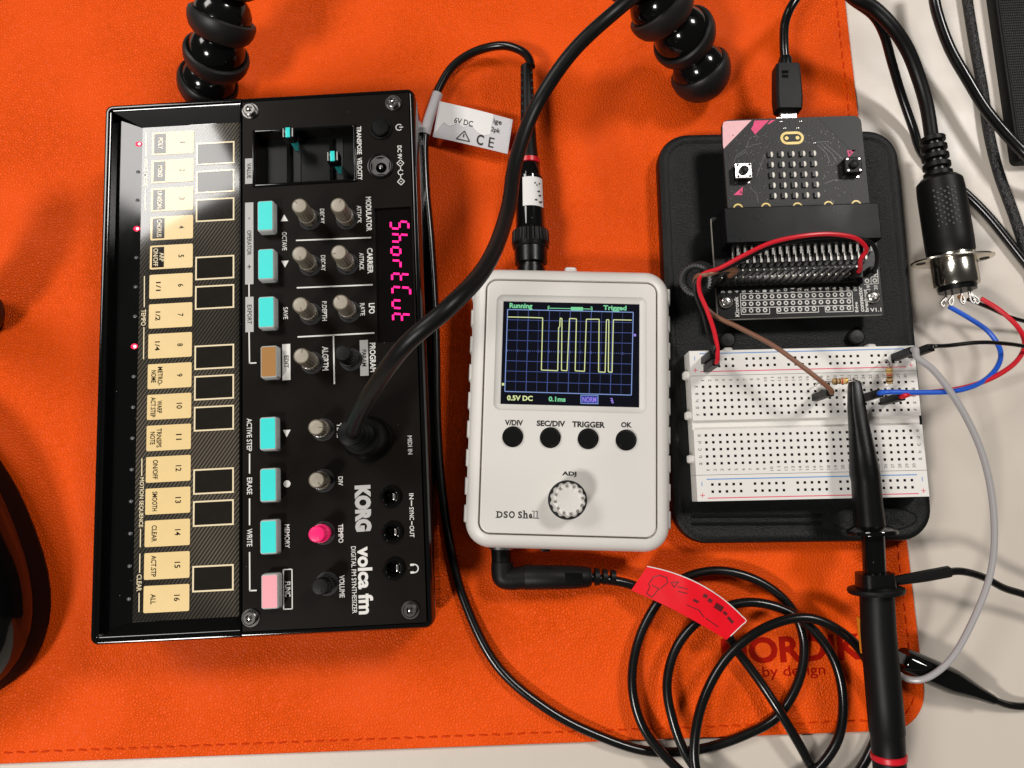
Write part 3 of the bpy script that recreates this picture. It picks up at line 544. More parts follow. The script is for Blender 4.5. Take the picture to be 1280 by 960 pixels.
mb = MB(); cp_ = [(p0.x, p0.y, 48), (p0.x - .6, p0.y + .2, 56)] ; pts = [Vector(c) for c in cp_] + Wp([(446, 524, 66), (468, 484, 86), (510, 428, 102), (560, 385, 104), (606, 335, 92), (635, 262, 72), (645, 200, 62), (669, 135, 58), (713, 68, 62), (766, 17, 64), (830, -30, 55), (930, -75, 50), (1010, -70, 40)])
mb.tube(pts, 2.4, 16, 10); mb.build('cable_run', CABLEM, PL, world=True)

# ================================================================== pocket oscilloscope
ZF = 22.0
q = [W(*p, 24) for p in ((629.6, 375.5), (800.2, 379), (799.5, 508.7), (625.2, 504))]
oa = (math.atan2((q[1] - q[0]).y, (q[1] - q[0]).x) + math.atan2((q[2] - q[3]).y, (q[2] - q[3]).x)) / 2
lft, rgt, top_, bot = W(584.5, 600, 16), W(839, 600, 16), W(712, 338, 21), W(712, 687.5, 21)
oc = Vector(((lft.x + rgt.x) / 2, (top_.y + bot.y) / 2))
O = Frame('oscilloscope', 'white pocket oscilloscope with lit screen showing a pulse trace', 'oscilloscope', oc.x, oc.y, 2, oa)
OW = abs(O.to_local(rgt).x - O.to_local(lft).x) - 1.6; OH = abs(O.to_local(top_).y - O.to_local(bot).y)
print('scope size', OW, OH)
mb = MB(); mb.rr(0, 0, OW, OH, 9, [(3.2, .01), (1.2, .8), (.2, 2.5), (0, 6), (0, 17.5), (.5, 19.6), (1.6, 21), (3.2, 21.75), (4.55, 21.95), (4.7, 21.75), (4.75, 19.9), (5.5, 19.9)], 9, cap1=False); mb.build('shell', WHITE, O)
mb = MB(); mb.rr(0, 0, OW, OH, 9, [(5.25, 19.95), (5.25, 21.6), (5.4, 21.9), (5.8, ZF)], 9, cap0=True, cap1=False)
# face with screen well
scr_ = [O.px(*p, ZF) for p in ((629.6, 375.5), (800.2, 379), (799.5, 508.7), (625.2, 504))]
sx0, sx1 = (scr_[0].x + scr_[3].x) / 2, (scr_[1].x + scr_[2].x) / 2; sy1, sy0 = (scr_[0].y + scr_[1].y) / 2, (scr_[2].y + scr_[3].y) / 2
inner = []
hw, hd = OW / 2 - 5.8, OH / 2 - 5.8; r_ = 3.2
def rrpts(cx, cy, w, d, r, seg=9):
    out = []
    for (sx, sy, a0) in ((1, 1, 0), (-1, 1, 90), (-1, -1, 180), (1, -1, 270)):
        for k in range(seg + 1): a = math.radians(a0 + 90 * k / seg); out.append((cx + sx * (w / 2 - r) + r * math.cos(a), cy + sy * (d / 2 - r) + r * math.sin(a)))
    return out
scx, scy, sw_, sh_ = (sx0 + sx1) / 2, (sy0 + sy1) / 2, sx1 - sx0, sy1 - sy0
rg = [[(x, y, ZF) for x, y in rrpts(0, 0, 2 * hw, 2 * hd, r_)], [(x, y, ZF) for x, y in rrpts(scx, scy - .1, sw_ + 5.0, sh_ + 4.6, 2.6)], [(x, y, ZF - .9) for x, y in rrpts(scx, scy - .1, sw_ + 3.4, sh_ + 3.0, 1.9)], [(x, y, ZF - 1.2) for x, y in rrpts(scx, scy, sw_ + 1.0, sh_ + 1.0, .5)], [(x, y, ZF - 1.5) for x, y in rrpts(scx, scy, sw_ + .1, sh_ + .1, .15)], [(x, y, ZF - 3) for x, y in rrpts(scx, scy, sw_ + .1, sh_ + .1, .15)]]
mb.loft(rg, cap0=False, cap1=False); face = mb.build('front_cover', WHITE, O)
ZL = ZF - 1.7
mb = MB(); mb.box(scx - sw_ / 2, scx + sw_ / 2, scy - sh_ / 2, scy + sh_ / 2, ZF - 3, ZL); lcd = mb.build('screen', LCD, O, smooth=False)
o1 = crop(560, 320, .23438); o2 = crop(560, 500, .23438)
# screen picture: graticule, trace, status words
def line_px(mb, p, q, z, w): a = O.px(*p, z); b = O.px(*q, z); mb.obox((a.x, a.y, z), (b.x, b.y, z), w, .02)
zg = ZL + .03
G = lambda s, t: ((1 - t) * ((1 - s) * 318 + s * 988) + t * ((1 - s) * 303 + s * 978), (1 - t) * ((1 - s) * 285 + s * 300) + t * ((1 - s) * 722 + s * 742))
mb = MB()
for i in range(1, 12): line_px(mb, o1(*G(i / 12, 0)), o1(*G(i / 12, 1)), zg, .28 if i % 2 == 0 else .10)
for j in range(1, 8):
    if j != 4: line_px(mb, o1(*G(0, j / 8)), o1(*G(1, j / 8)), zg, .22)
for k in range(60): line_px(mb, o1(*G((k + .2) / 60, .5)), o1(*G((k + .7) / 60, .5)), zg, .34 if k % 5 else .9)
mb.build('graticule', LGRID, O, lcd, smooth=False)
mb = MB()
for a, b in (((0, 0), (1, 0)), ((1, 0), (1, 1)), ((1, 1), (0, 1)), ((0, 1), (0, 0))): line_px(mb, o1(*G(*a)), o1(*G(*b)), zg + .01, .30)
mb.build('graticule_frame', LFRAME, O, lcd, smooth=False)
mb = MB(); tr = [(320, 325), (420, 327), (505, 330), (498, 608), (585, 612), (590, 382), (596, 377), (598, 332), (608, 333), (605, 610), (635, 612), (648, 333), (685, 335), (678, 612), (728, 615), (738, 337), (806, 337), (803, 618), (838, 620), (845, 340), (858, 340), (855, 618), (875, 620), (882, 340), (980, 342)]
for a, b in zip(tr, tr[1:]): line_px(mb, o1(*a), o1(*b), zg + .03, .34)
mb.build('trace', LTRACE, O, lcd, smooth=False)
for s_, bx, m in (('Running', (328, 252, 450, 287), LGREEN), ('Trigged', (828, 264, 952, 297), LGREEN), ('0.5V DC', (315, 744, 452, 772), LTRACE), ('0.1ms', (537, 750, 627, 777), LGREEN)): label_px(O, s_, cbox(o1, *bx), ZL, m, 0, .035, lcd)
mb = MB()
for a, b in (((534, 268), (534, 290)), ((534, 278), (768, 283)), ((768, 272), (768, 294)), ((534, 268), (542, 268)), ((534, 290), (542, 290)), ((760, 272), (768, 272)), ((760, 294), (768, 294))): line_px(mb, o1(*a), o1(*b), zg, .28)
line_px(mb, o1(655, 281), o1(720, 282), zg + .01, 1.3); mb.build('memory_bar', LGREEN, O, lcd, smooth=False)
mb = MB(); line_px(mb, o1(708, 765), o1(800, 767), zg, 2.6); mb.build('mode_box', LBOX, O, lcd, smooth=False)
mb = MB()
for a, b in (((708, 742), (801, 744)), ((800, 744), (800, 788)), ((801, 788), (708, 786)), ((708, 786), (709, 742))): line_px(mb, o1(*a), o1(*b), zg + .03, .26)
mb.build('mode_box_frame', LFRAME, O, lcd, smooth=False)
label_px(O, 'NORM', cbox(o1, 717, 752, 791, 780), ZL + .03, LPUR, 0, .02, lcd)
mb = MB(); [line_px(mb, o1(*a), o1(*b), zg, .34) for a, b in (((866, 760), (876, 760)), ((876, 760), (874, 783)), ((874, 783), (884, 783)), ((868, 770), (882, 774)))]; mb.build('edge_symbol', LPUR, O, lcd, smooth=False)
mb = MB(); line_px(mb, o1(287, 684), o1(300, 684), zg, .9); mb.build('level_marker', LTRACE, O, lcd, smooth=False)
mb = MB(); line_px(mb, o1(990, 422), o1(1003, 422), zg, .9); mb.build('trigger_marker', LPUR, O, lcd, smooth=False)
BTNB = mat('gloss_black_key', (.006, .006, .006), .22)
for (x, y) in ((345, 195), (546, 200), (748, 206), (951, 213)):
    p = O.px(*o2(x, y), ZF + .6); mb = MB(); mb.lathe([(.01, 3.75), (.06, 3.7), (.06, 3.35), (1.2, 3.3), (1.5, 3.0), (1.55, 0)], (p.x, p.y, ZF), n=32); mb.build('round_key', BTNB, O)
for s_, bx in (('V/DIV', (303, 106, 400, 136)), ('SEC/DIV', (473, 110, 625, 141)), ('TRIGGER', (662, 115, 837, 147)), ('OK', (923, 118, 980, 147)), ('ADJ', (608, 381, 685, 410))): label_px(O, s_, cbox(o2, *bx), ZF, INK, 0, .04, face)
mb = MB()                                                     # maker's name in slab-serif letters
for ch, x0_, x1_, y0_, y1_, sl in (('D', 260, 292, 594, 628, 'l'), ('S', 296, 320, 593, 629, ''), ('O', 324, 357, 593, 630, ''), ('S', 373, 396, 594, 631, ''), ('h', 402, 425, 590, 631, 'lr'), ('e', 431, 449, 606, 632, ''), ('l', 456, 461, 591, 631, 'l'), ('l', 473, 478, 592, 632, 'l')):
    a = O.px(*o2(x0_, y1_), ZF); b = O.px(*o2(x1_, y0_), ZF); w_, h_ = b.x - a.x, b.y - a.y; put_text(mb, ch, (a.x + b.x) / 2, (a.y + b.y) / 2, ZF + .06, w_, h_, 0, .03)
    for e in sl:
        xs = (a.x + b.x) / 2 if ch == 'l' else (a.x + .35 if e == 'l' else b.x - .35)
        mb.box(xs - .75, xs + .75, a.y - .02, a.y + .22, ZF + .07, ZF + .08)
        if e == 'l': mb.box(xs - .7, xs + .1, b.y - .22, b.y + .02, ZF + .07, ZF + .08)
mb.build('lettering', INK, O, face, smooth=False)
p = O.px(*o2(645, 533), ZF + 9); 
mb = MB(); mb.lathe([(0, 6.9), (.02, 6.7), (.04, 6.3)], (p.x, p.y, ZF + .02), n=40); mb.build('knob_gap', HOLE, O)
mb = MB(); mb.lathe([(.1, 6.2), (2, 6.2), (8.2, 5.75), (8.9, 5.4), (9.2, 4.6), (9.0, 4.1), (8.9, 0)], (p.x, p.y, ZF), n=112, lobes=14, ldep=.075); akn = mb.build('adjust_knob', WHITE, O)
for k in range(12):
    a = 2 * math.pi * (k + .3) / 12; c_, s_ = math.cos(a), math.sin(a); mb = MB(); mb.obox((p.x + c_ * 4.25, p.y + s_ * 4.25, ZF + 9.12), (p.x + c_ * 5.15, p.y + s_ * 5.15, ZF + 9.02), .95, .25); mb.build('knob_notch_shade', mat('notch_shade_grey', (.22, .20, .18), .5), O, akn, smooth=False)  # grey bars paint the shade in the gaps between the knob's lobes
ys = [385, 418, 451, 485.5, 520, 555.5, 591, 626, 660]
for sd, xs_ in ((-1, 0), (1, 1)):
    for a in range(9):
        y = O.px(640 if sd < 0 else 800, ys[a] - 17 + (6 if sd > 0 else 0), 14).y
        hgt = 6.4
        mb = MB(); x0 = sd * (OW / 2 - .6); mb.rr(sd * (OW / 2 - .25), y, 1.9, hgt, .4, [(.4, 4), (0, 5), (0, 17.2), (.4, 18.3), (.8, 18.6)], 3); mb.build('grip_rib', WHITE, O)
        if a < 8:
            y2 = O.px(640 if sd < 0 else 800, ys[a] + (6 if sd > 0 else 0), 14).y
            mb = MB(); mb.rr(sd * (OW / 2 - .9), y2, 1.6, 4.2, .4, [(.2, 17.3), (0, 17.9), (0, 18.8), (.3, 19.1)], 3); mb.build('grip_step', WHITE, O)
p = O.px(713.5, 335, 17); mb = MB(); mb.rr(p.x, OH / 2 + .3, 4.6, 3.4, 1.2, [(.3, 12), (0, 12.5), (0, 16.5), (.5, 17.2)], 4); mb.build('slide_switch', PAPER, O)
mb = MB(); mb.lathe([(0, 4.6), (4.5, 4.6)], (O.px(626, 690, 10).x, -OH / 2 + 3.5, 9.5), (0, -1, 0)); mb.build('power_inlet', SILVER, O)
mb = MB(); pxx = O.px(682, 690, 12).x; mb.box(pxx - 1.6, pxx + 1.6, -OH / 2 - 1.3, -OH / 2 + 1.5, 8, 12, .3); mb.build('test_terminal', BLACK, O)
mb = MB(); mb.lathe([(0, 5.4), (3.6, 5.4), (3.7, 4.8), (8, 4.8)], (O.px(664, 330, 13).x, OH / 2 - 1, 12.0), (0, 1, 0), 28); mb.build('input_socket', BLACK, O)
# ================================================================== scope probe: bayonet plug, cable, probe body
BP = Frame('probe_cable', 'black probe cable from the white oscilloscope, coiled over the orange mat', 'cable', *W(664, 325, 3.6))
bz = 14.0; a0 = W(664, 338, bz); a1 = W(661, 205, bz); ax = (a1 - a0).normalized(); ln = (a1 - a0).length
def at(v): return ((v - 338) / (205 - 338)) * ln
mb = MB(); mb.lathe([(at(330), 6.2), (at(312), 6.3), (at(311), 6.9), (at(305), 7.2)], a0, ax, 28); mb.build('bayonet_shell', BLACK, BP, world=True)
mb = MB(); mb.lathe([(at(308), 6.9), (at(306), 7.3), (at(291), 7.0), (at(289), 6.2)], a0, ax, 72, lobes=24, ldep=.08); mb.build('knurled_collar', BLACKM, BP, world=True)
mb = MB(); mb.lathe([(at(290), 6.0), (at(284), 5.6), (at(240), 5.4), (at(224), 5.3), (at(222), 4.6), (at(208), 4.3), (at(206), 3.9)], a0, ax, 28); mb.build('plug_body', GLOSS, BP, world=True)
mb = MB(); mb.lathe([(at(206), 3.9), (at(205.5), 4.4), (at(200), 4.4), (at(199), 3.8)], a0, ax, 28); mb.build('marker_ring', RED, BP, world=True)
mb = MB(); mb.lathe([(at(200), 3.8), (at(180), 3.3), (at(150), 2.9), (at(110), 2.6), (at(78), 2.4), (at(76), 1.8)], a0, ax, 20); mb.build('strain_relief', BLACKM, BP, world=True)
sd_ = ax.cross(Vector((0, 0, 1)))
for k in range(7):
    for sgn in (-1, 1):
        c = a0 + ax * at(150 - k * 10) + Vector((0, 0, 1)) * 1.6 + sd_ * sgn * 1.9; mb = MB(); mb.obox(c - ax * .5, c + ax * .5, .9, .9); mb.build('strain_relief_slot', HOLE, BP, world=True)
# wrap-round sticker on the plug body
mb = MB(); rings = []
for k in range(9):
    th = math.radians(-28 + 92 * k / 8); n_ = Vector((0, 0, 1)) * math.cos(th) + sd_ * math.sin(th); rings.append([a0 + ax * at(228) + n_ * 5.55, a0 + ax * at(264) + n_ * 5.72])
mb.add([p for r in rings for p in r], [(2 * i, 2 * i + 1, 2 * i + 3, 2 * i + 2) for i in range(8)]); stk = mb.build('sticker', PAPER, BP, world=True)
mb = MB()
for (t, o_, w_) in ((236, 22, .5), (238.5, 30, .4), (236, 42, .5), (246, 36, 1.2), (251, 40, 1.5), (257, 24, 1.0), (259, 40, 2.2)):
    th = math.radians(o_); n_ = Vector((0, 0, 1)) * math.cos(th) + sd_ * math.sin(th); c = a0 + ax * at(t) + n_ * 5.72; mb.obox(c - sd_ * w_ / 2, c + sd_ * w_ / 2, .5, .3)
mb.build('sticker_print', INK, BP, stk, world=True)
zc = 3.75
main = [(664, 84, bz), (661, 73, 13), (653, 64.5, 11.5), (629, 57, 9), (595, 64, 7), (566, 83, 6), (547, 114, 5.5), (537, 145, 5.5), (531, 172, 5), (532, 230, zc), (538, 300, zc), (543, 380, zc), (545, 440, zc), (546, 520, zc), (551, 600, zc), (563, 685, zc), (580, 750, zc), (622, 833, zc + .5), (685, 887, zc + .5), (747, 919, zc), (810, 939, 3), (872, 937, 2.6), (930, 919, 3), (972, 895, 4), (1000, 846, 5), (1004, 796, 5.5), (985, 755, 6), (945, 725, 6), (893, 713.5, 6), (845, 729, 6), (804, 785, 6.5), (790, 850, 7), (802, 905, 7), (832, 946, 7), (880, 985, 7), (950, 1005, 7), (1010, 972, 8), (1047, 925, 8.5), (1053, 865, 9), (1036, 812, 9.5), (995, 770, 9.5), (940, 753, 9.5), (885, 768, 10), (848, 805, 10), (834, 852, 10), (841, 900, 10.5), (862, 950, 10.5), (910, 1000, 10), (1000, 1025, 8), (1065, 975, 6), (1090, 934, 5), (1103, 890, 6), (1092, 842, 9), (1062, 798, 12), (1012, 772.5, 13), (962, 782, 13), (912, 818, 13), (880, 873, 13.5), (868, 930, 13.5), (872, 968, 13), (905, 1030, 12), (990, 1080, 10), (1080, 1075, 12), (1115, 1030, 15), (1116, 1008, 16)]
mb = MB(); mb.tube(Wp(main), 1.72, 12, 9); mb.build('cable_run', CABLE, BP, world=True)
# white flag sticker round the cable
def bil(c, s, t): return (c[0] * (1 - s) + c[1] * s) * (1 - t) + (c[3] * (1 - s) + c[2] * s) * t
fl = [W(549, 126.5, 7.2), W(641, 149.5, 9.0), W(634.5, 192.5, 7.0), W(541, 171, 6.0)]
mb = MB()
def flag(s, t): p = bil(fl, s, t); return p + Vector((0, 0, .5 * math.sin(s * 3.1)))
nn = [k / 8 for k in range(9)]
mb.sheet(nn, nn, flag); mb.sheet(nn, nn, lambda s, t: flag(s, t) - Vector((0, 0, .18))); fsh = mb.build('flag_sticker', PAPERG, BP, world=True)
mb = MB(); mb.tube(Wp([(547.2, 117, 5.7), (541, 135, 5.6), (536, 150, 5.6), (531.5, 168, 5.2)]), 2.15, 14, 6); mb.build('flag_wrap', PAPERG, BP, world=True)
mb = MB(); edge = [0, .55, .62, .50, .56, .44, .60, .66, .58]
mb.sheet([0.02 + .72 * k / 8 for k in range(9)], [0, .25, .5, 1], lambda s, t: flag(s, t * (edge[min(8, int((s - .02) / .72 * 8 + .5))] if s > .05 else .9)) + Vector((0, 0, .1))); mb.build('torn_top_layer', PAPER, BP, fsh, world=True, smooth=False)
def text_on(fr, fn, s_, cs, ct, ws, ht, m, parent, bold=.01):
    vs, fs = text_geo(s_, bold); mb = MB(); mb.add([fn(cs + x * ws, ct - y * ht) + Vector((0, 0, .2)) for x, y in vs], fs); return mb.build('lettering', m, fr, parent, smooth=False, world=True)
text_on(BP, flag, '6V DC', .37, .42, .25, .16, INK, fsh); text_on(BP, flag, 'ige', .81, .20, .11, .17, INK, fsh); text_on(BP, flag, '2pk', .80, .44, .12, .17, INK, fsh)
text_on(BP, flag, 'C', .62, .80, .09, .30, INK, fsh, .02); text_on(BP, flag, 'E', .77, .80, .07, .28, INK, fsh, .0)
mb = MB(); tp_ = [(.40, .66), (.49, .92), (.31, .92)]
for a, b in zip(tp_, tp_[1:] + tp_[:1]): mb.obox(flag(*a) + Vector((0, 0, .2)), flag(*b) + Vector((0, 0, .2)), .35, .05)
mb.obox(flag(.40, .74) + Vector((0, 0, .2)), flag(.40, .84) + Vector((0, 0, .2)), .4, .05); mb.build('warning_triangle', INK, BP, fsh, smooth=False, world=True)

PR = Frame('test_probe', 'black hook-tip test probe lying across the breadboard with a red ring', 'probe', *W(1095, 700, 10.1))
def section(u, v, z, hw, hh, n=20, sq=.0):
    c = W(u, v, z); out = []
    for k in range(n):
        a = 2 * math.pi * k / n; ca, sn = math.cos(a), math.sin(a); e = 1 - sq * .5
        out.append(c + sidep * (math.copysign(abs(ca) ** e, ca) * hw) + upp * (math.copysign(abs(sn) ** e, sn) * hh))
    return out
dirp = (W(1111, 945, 19) - W(1073, 532, 26)).normalized(); sidep = Vector((-dirp.y, dirp.x, 0)).normalized(); upp = Vector((0, 0, 1)); upp = (upp - dirp * upp.dot(dirp)).normalized()
mb = MB(); mb.loft([section(1068, 477, 26, 1.7, 1.6, sq=1), section(1068.3, 482, 26, 2.1, 2.0, sq=1), section(1070.5, 508, 26, 2.8, 2.6, sq=.8), section(1074, 535, 26, 3.4, 3.2, sq=.5), section(1078, 565, 26, 4.4, 4.2), section(1081, 592, 26, 5.1, 4.9), section(1082.5, 601, 26, 4.9, 4.7), section(1084.5, 630, 25.5, 5.0, 4.8), section(1087, 655, 25, 5.3, 5.0), section(1088, 660, 25, 5.3, 5.0)]); mb.build('hook_sleeve', BLACK, PR, world=True)
mb = MB(); mb.loft([section(1087.5, 657, 25, 5.6, 5.4, 28), section(1089.5, 662, 25, 8.2, 7.9, 28), section(1090, 664, 25, 8.5, 8.1, 28), section(1090.6, 667, 25, 8.4, 8.0, 28), section(1091, 669, 25, 4.2, 4.2, 28)]); mb.build('finger_flange', GLOSS, PR, world=True)
mb = MB(); mb.loft([section(1091, 667, 25, 3.8, 3.8), section(1093, 718, 24, 3.75, 3.75)]); mb.build('neck', GLOSS, PR, world=True)
mb = MB(); mb.loft([section(1093, 716, 24, 5.6, 5.4, sq=1), section(1094.3, 734, 23.6, 5.9, 5.6, sq=1)]); mb.build('ground_collar', BLACK, PR, world=True)
mb = MB(); mb.loft([section(1094.5, 733, 23.6, 6, 6, 28), section(1094.8, 735, 23.5, 9.2, 9.0, 28), section(1095, 738, 23.5, 9.4, 9.1, 28), section(1095.3, 741, 23.4, 9.0, 8.8, 28), section(1095.5, 743, 23.4, 5.8, 5.8, 28)]); mb.build('finger_flange', BLACKM, PR, world=True)
mb = MB(); mb.loft([section(1096, 741, 23.4, 5.6, 5.6), section(1098, 790, 22.4, 5.75, 5.7), section(1105, 870, 20.5, 5.85, 5.8), section(1109, 915, 19.5, 5.8, 5.8), section(1109.3, 917, 19.4, 5.55, 5.55), section(1111, 945, 19, 5.4, 5.4), section(1114, 985, 18, 5.3, 5.3), section(1116, 1010, 17, 3.4, 3.4)]); mb.build('handle', BLACKM, PR, world=True)
mb = MB(); mb.loft([section(1110.7, 940.5, 19, 5.3, 5.3), section(1110.8, 942, 19, 5.85, 5.85), section(1111.2, 948, 19, 5.85, 5.85), section(1111.3, 950, 19, 5.3, 5.3)]); mb.build('marker_ring', RED, PR, world=True)
mb = MB(); mb.obox(W(1079, 773, 21), W(1083.5, 818, 20), 2.4, 5); mb.build('range_switch', ORANGE, PR, world=True)
mb = MB(); mb.tube(Wp([(1066.5, 484, 26), (1066, 476, 26.5), (1067.5, 473, 25.5), (1069, 475, 24)]), .45, 8, 5); mb.build('wire_hook', SILVER, PR, world=True)

GL = Frame('ground_lead', 'thin black ground lead with crocodile clip pinching the grey wire', 'ground lead', *W(1180, 850, 0.2))
mb = MB(); mb.tube(Wp([(1110, 727, 22), (1118, 726, 22), (1150, 721, 20), (1186, 714.5, 18)]), 1.75, 10, 5, radii=lambda t: 1.3 + .75 * min(1, t * 1.4)); mb.build('heat_shrink_sleeve', BLACKM, GL, world=True)
mb = MB(); mb.tube(Wp([(1182, 715.5, 18), (1200, 714, 17.5), (1228, 721, 15), (1255, 735, 13), (1285, 745, 11), (1330, 770, 8), (1360, 820, 4), (1330, 870, 2), (1285, 882.5, 2), (1262, 881.5, 3), (1240, 874, 6)]), 1.35, 10, 8); mb.build('lead_wire', CABLE, GL, world=True)
g0, g1 = W(1127, 823, 8.5), W(1242, 875, 6.5); gd = (g1 - g0).normalized(); gl = (g1 - g0).length
mb = MB(); mb.lathe([(0, 4.0), (gl * .02, 4.3), (gl * .35, 4.6), (gl * .52, 4.7), (gl * .62, 4.2), (gl * .8, 2.8), (gl * .97, 1.9), (gl, 1.7)], g0, gd, 20, flat=1.25); mb.build('clip_boot', GLOSS, GL, world=True)
for z in (2.0, -2.0):
    mb = MB(); mb.obox(g0 - gd * 7 + Vector((0, 0, z * .3)), g0 + gd * 1 + Vector((0, 0, z)), 3.6, .9); mb.build('clip_jaw', SILVER, GL, world=True)

# ================================================================== scope power lead
PW = Frame('power_lead', 'black right-angle power plug and lead with a red paper flag', 'cable', *W(640, 720, 2.1))
z = 10.5; e0 = W(626, 686, z); e1 = W(628, 722, z); h1 = W(738, 721, z - 1.5)
mb = MB(); mb.tube([e0 + (e0 - e1) * .12, e0 + (e1 - e0) * .1, e0 + (e1 - e0) * .85], 3.6, 20, 1); mb.build('plug_barrel', BLACK, PW, world=True)
mb = MB(); mb.tube(Wp([(628, 703, z), (628, 714, z), (629.5, 721, z), (636, 723, z), (660, 721.5, z)]), 4.1, 20, 6); mb.build('elbow', BLACKM, PW, world=True)
hd_ = (h1 - W(645, 721, z)).normalized(); h0 = W(655, 721.5, z); hl = (h1 - h0).length
mb = MB(); mb.lathe([(0, 4.25), (.4, 4.5), (hl * .5, 4.35), (hl * .75, 4.2), (hl * .97, 3.7), (hl, 3.1)], h0, hd_, 24); mb.build('plug_handle', BLACKM, PW, world=True)
for k in range(12):
    c = h0 + hd_ * (hl * (.62 + .022 * k)) + Vector((0, 0, 4.2)); mb = MB(); sv = hd_.cross(Vector((0, 0, 1))); mb.obox(c - sv * 2.0, c + sv * 2.0, .35, .5); mb.build('grip_line', BLACK, PW, world=True)
for k in range(4):
    mb = MB(); c = h1 + hd_ * (k * 3.0 - 1.5); mb.lathe([(0, 2.3), (.1, 3.5 - k * .3), (1.7, 3.3 - k * .3), (1.8, 2.2)], c, hd_, 18); mb.build('strain_relief_ring', BLACKM, PW, world=True)
pc = [(738, 722, 9), (760, 725, 8.5), (776, 727.5, 8), (795, 733, 8), (830, 750, 10), (870, 770, 11), (908, 793, 10), (922, 814, 7.5), (950, 852, 6.5), (975, 890, 8), (1000, 932, 7), (1020, 968, 5), (1060, 1030, 4), (1130, 1090, 3)]
mb = MB(); mb.tube(Wp(pc), 1.75, 12, 8); mb.build('cable_run', CABLE, PW, world=True)
def rflag(s, t):
    top = (809, 708.5) if False else None
    bx = (1 - s) ** 2 * 789 + 2 * s * (1 - s) * 850 + s * s * 908; by = (1 - s) ** 2 * 738 + 2 * s * (1 - s) * 763 + s * s * 800
    tx = (1 - s) ** 2 * 809 + 2 * s * (1 - s) * 885 + s * s * 933; ty = (1 - s) ** 2 * 708 + 2 * s * (1 - s) * 722 + s * s * 776
    zz = 9.5 + 4.5 * math.sin(s * 2.2) + t * (1.5 * math.sin(s * 5) + .8) + .25 * math.sin(s * 23 + t * 7) * t
    return W(bx + (tx - bx) * t, by + (ty - by) * t, zz + 1.5)
nn = [k / 20 for k in range(21)]
mb = MB(); mb.sheet(nn, nn[::2], rflag); mb.sheet(nn, nn[::2], lambda s, t: rflag(s, t) - Vector((0, 0, .12))); rfl = mb.build('red_flag', REDL, PW, world=True)
mb = MB(); mb.tube([rflag(s, 1.0) - Vector((0, 0, .06)) for s in nn] + [rflag(1, t) - Vector((0, 0, .06)) for t in (.8, .6, .4, .2)], .2, 6, 2); mb.build('paper_edge', PAPER, PW, rfl, world=True)
RPR = mat('dark_red_print', (.10, .004, .008), .5)
def rline(mb, a, b, w): mb.obox(rflag(*a) + Vector((0, 0, .12)), rflag(*b) + Vector((0, 0, .12)), w, .05)
mb = MB()
for a, b in (((.10, .42), (.10, .68)), ((.10, .68), (.135, .80)), ((.135, .80), (.20, .80)), ((.20, .80), (.235, .66)), ((.235, .66), (.215, .40)), ((.10, .42), (.125, .34)), ((.125, .34), (.14, .10)), ((.14, .10), (.20, .06)), ((.20, .06), (.205, .36)), ((.13, .42), (.21, .38)), ((.26, .70), (.31, .80)), ((.31, .80), (.31, .60)), ((.31, .60), (.26, .70)), ((.33, .66), (.42, .72)), ((.36, .54), (.44, .60)), ((.50, .30), (.62, .34)), ((.62, .34), (.70, .24)), ((.72, .24), (.86, .22))): rline(mb, a, b, .28)
for a, b, w in (((.56, .78), (.60, .80), 1.2), ((.62, .74), (.66, .76), 1.2), ((.70, .72), (.78, .74), 2.0), ((.80, .70), (.84, .70), 1.0), ((.86, .66), (.93, .62), 1.0), ((.52, .52), (.57, .53), .8)): rline(mb, a, b, w)
mb.build('flag_print', RPR, PW, rfl, smooth=False, world=True)

# ================================================================== project plate
q = [W(*p, 10) for p in ((820.5, 167), (1122, 162), (1168, 675), (845, 681))]; ctr = sum(q, Vector()) / 4
ta = sum((math.atan2((a - b).y, (a - b).x) - o_) for a, b, o_ in ((q[1], q[0], 0), (q[2], q[3], 0), (q[0], q[3], math.pi / 2), (q[1], q[2], math.pi / 2))) / 4
T = Frame('mounting_plate', 'black textured plastic mounting plate under the circuit boards', 'mounting plate', ctr.x, ctr.y, 2.02, ta)
TW = ((q[1] - q[0]).length + (q[2] - q[3]).length) / 2; TH = ((q[0] - q[3]).length + (q[1] - q[2]).length) / 2; print('tray', TW, TH, math.degrees(ta))
mb = MB(); mb.rr(0, 0, TW, TH, 12, [(2.5, 0), (1, .3), (0, 2), (0, 6.2), (.5, 7.5), (1.6, 8), (3.2, 8), (4.0, 7.5), (4.4, 7.4)], 10); mb.build('plate', TRAY, T)
b7 = crop(820, 420, .28125); b6 = crop(840, 240, .21875); b8 = crop(1000, 420, .14587); m5 = crop(880, 50, .21878)
for y in (800, 834):
    a = T.px(*b7(160, y), 7.6); b = T.px(*b7(735, y - 2), 7.6); mb = MB(); mb.obox((a.x, a.y, 7.5), (b.x, b.y, 7.5), .9, .9); mb.build('moulded_ridge', BLACK, T, smooth=False)
p = T.px(*b7(965, 812), 7.5); mb = MB(); ring = [(p.x + 16.0 * math.cos(2 * math.pi * k / 48), p.y + 4.7 * math.sin(2 * math.pi * k / 48), 7.45) for k in range(49)]; mb.tube(ring, .3, 6, 1); mb.build('moulded_oval', TRAY, T)
label_px(T, 'Kitronik', cbox(b7, 808, 778, 1110, 842), 7.5, TRAY, 0, .03)
for (u, v) in ((911, 424), (1073, 420)):
    p = T.px(u, v, 11); mb = MB(); mb.lathe([(0, 3.2), (2.2, 3.0), (2.8, 2.4), (2.9, 0)], (p.x, p.y, 7.4), n=24); mb.build('moulded_post', CABLEM, T)

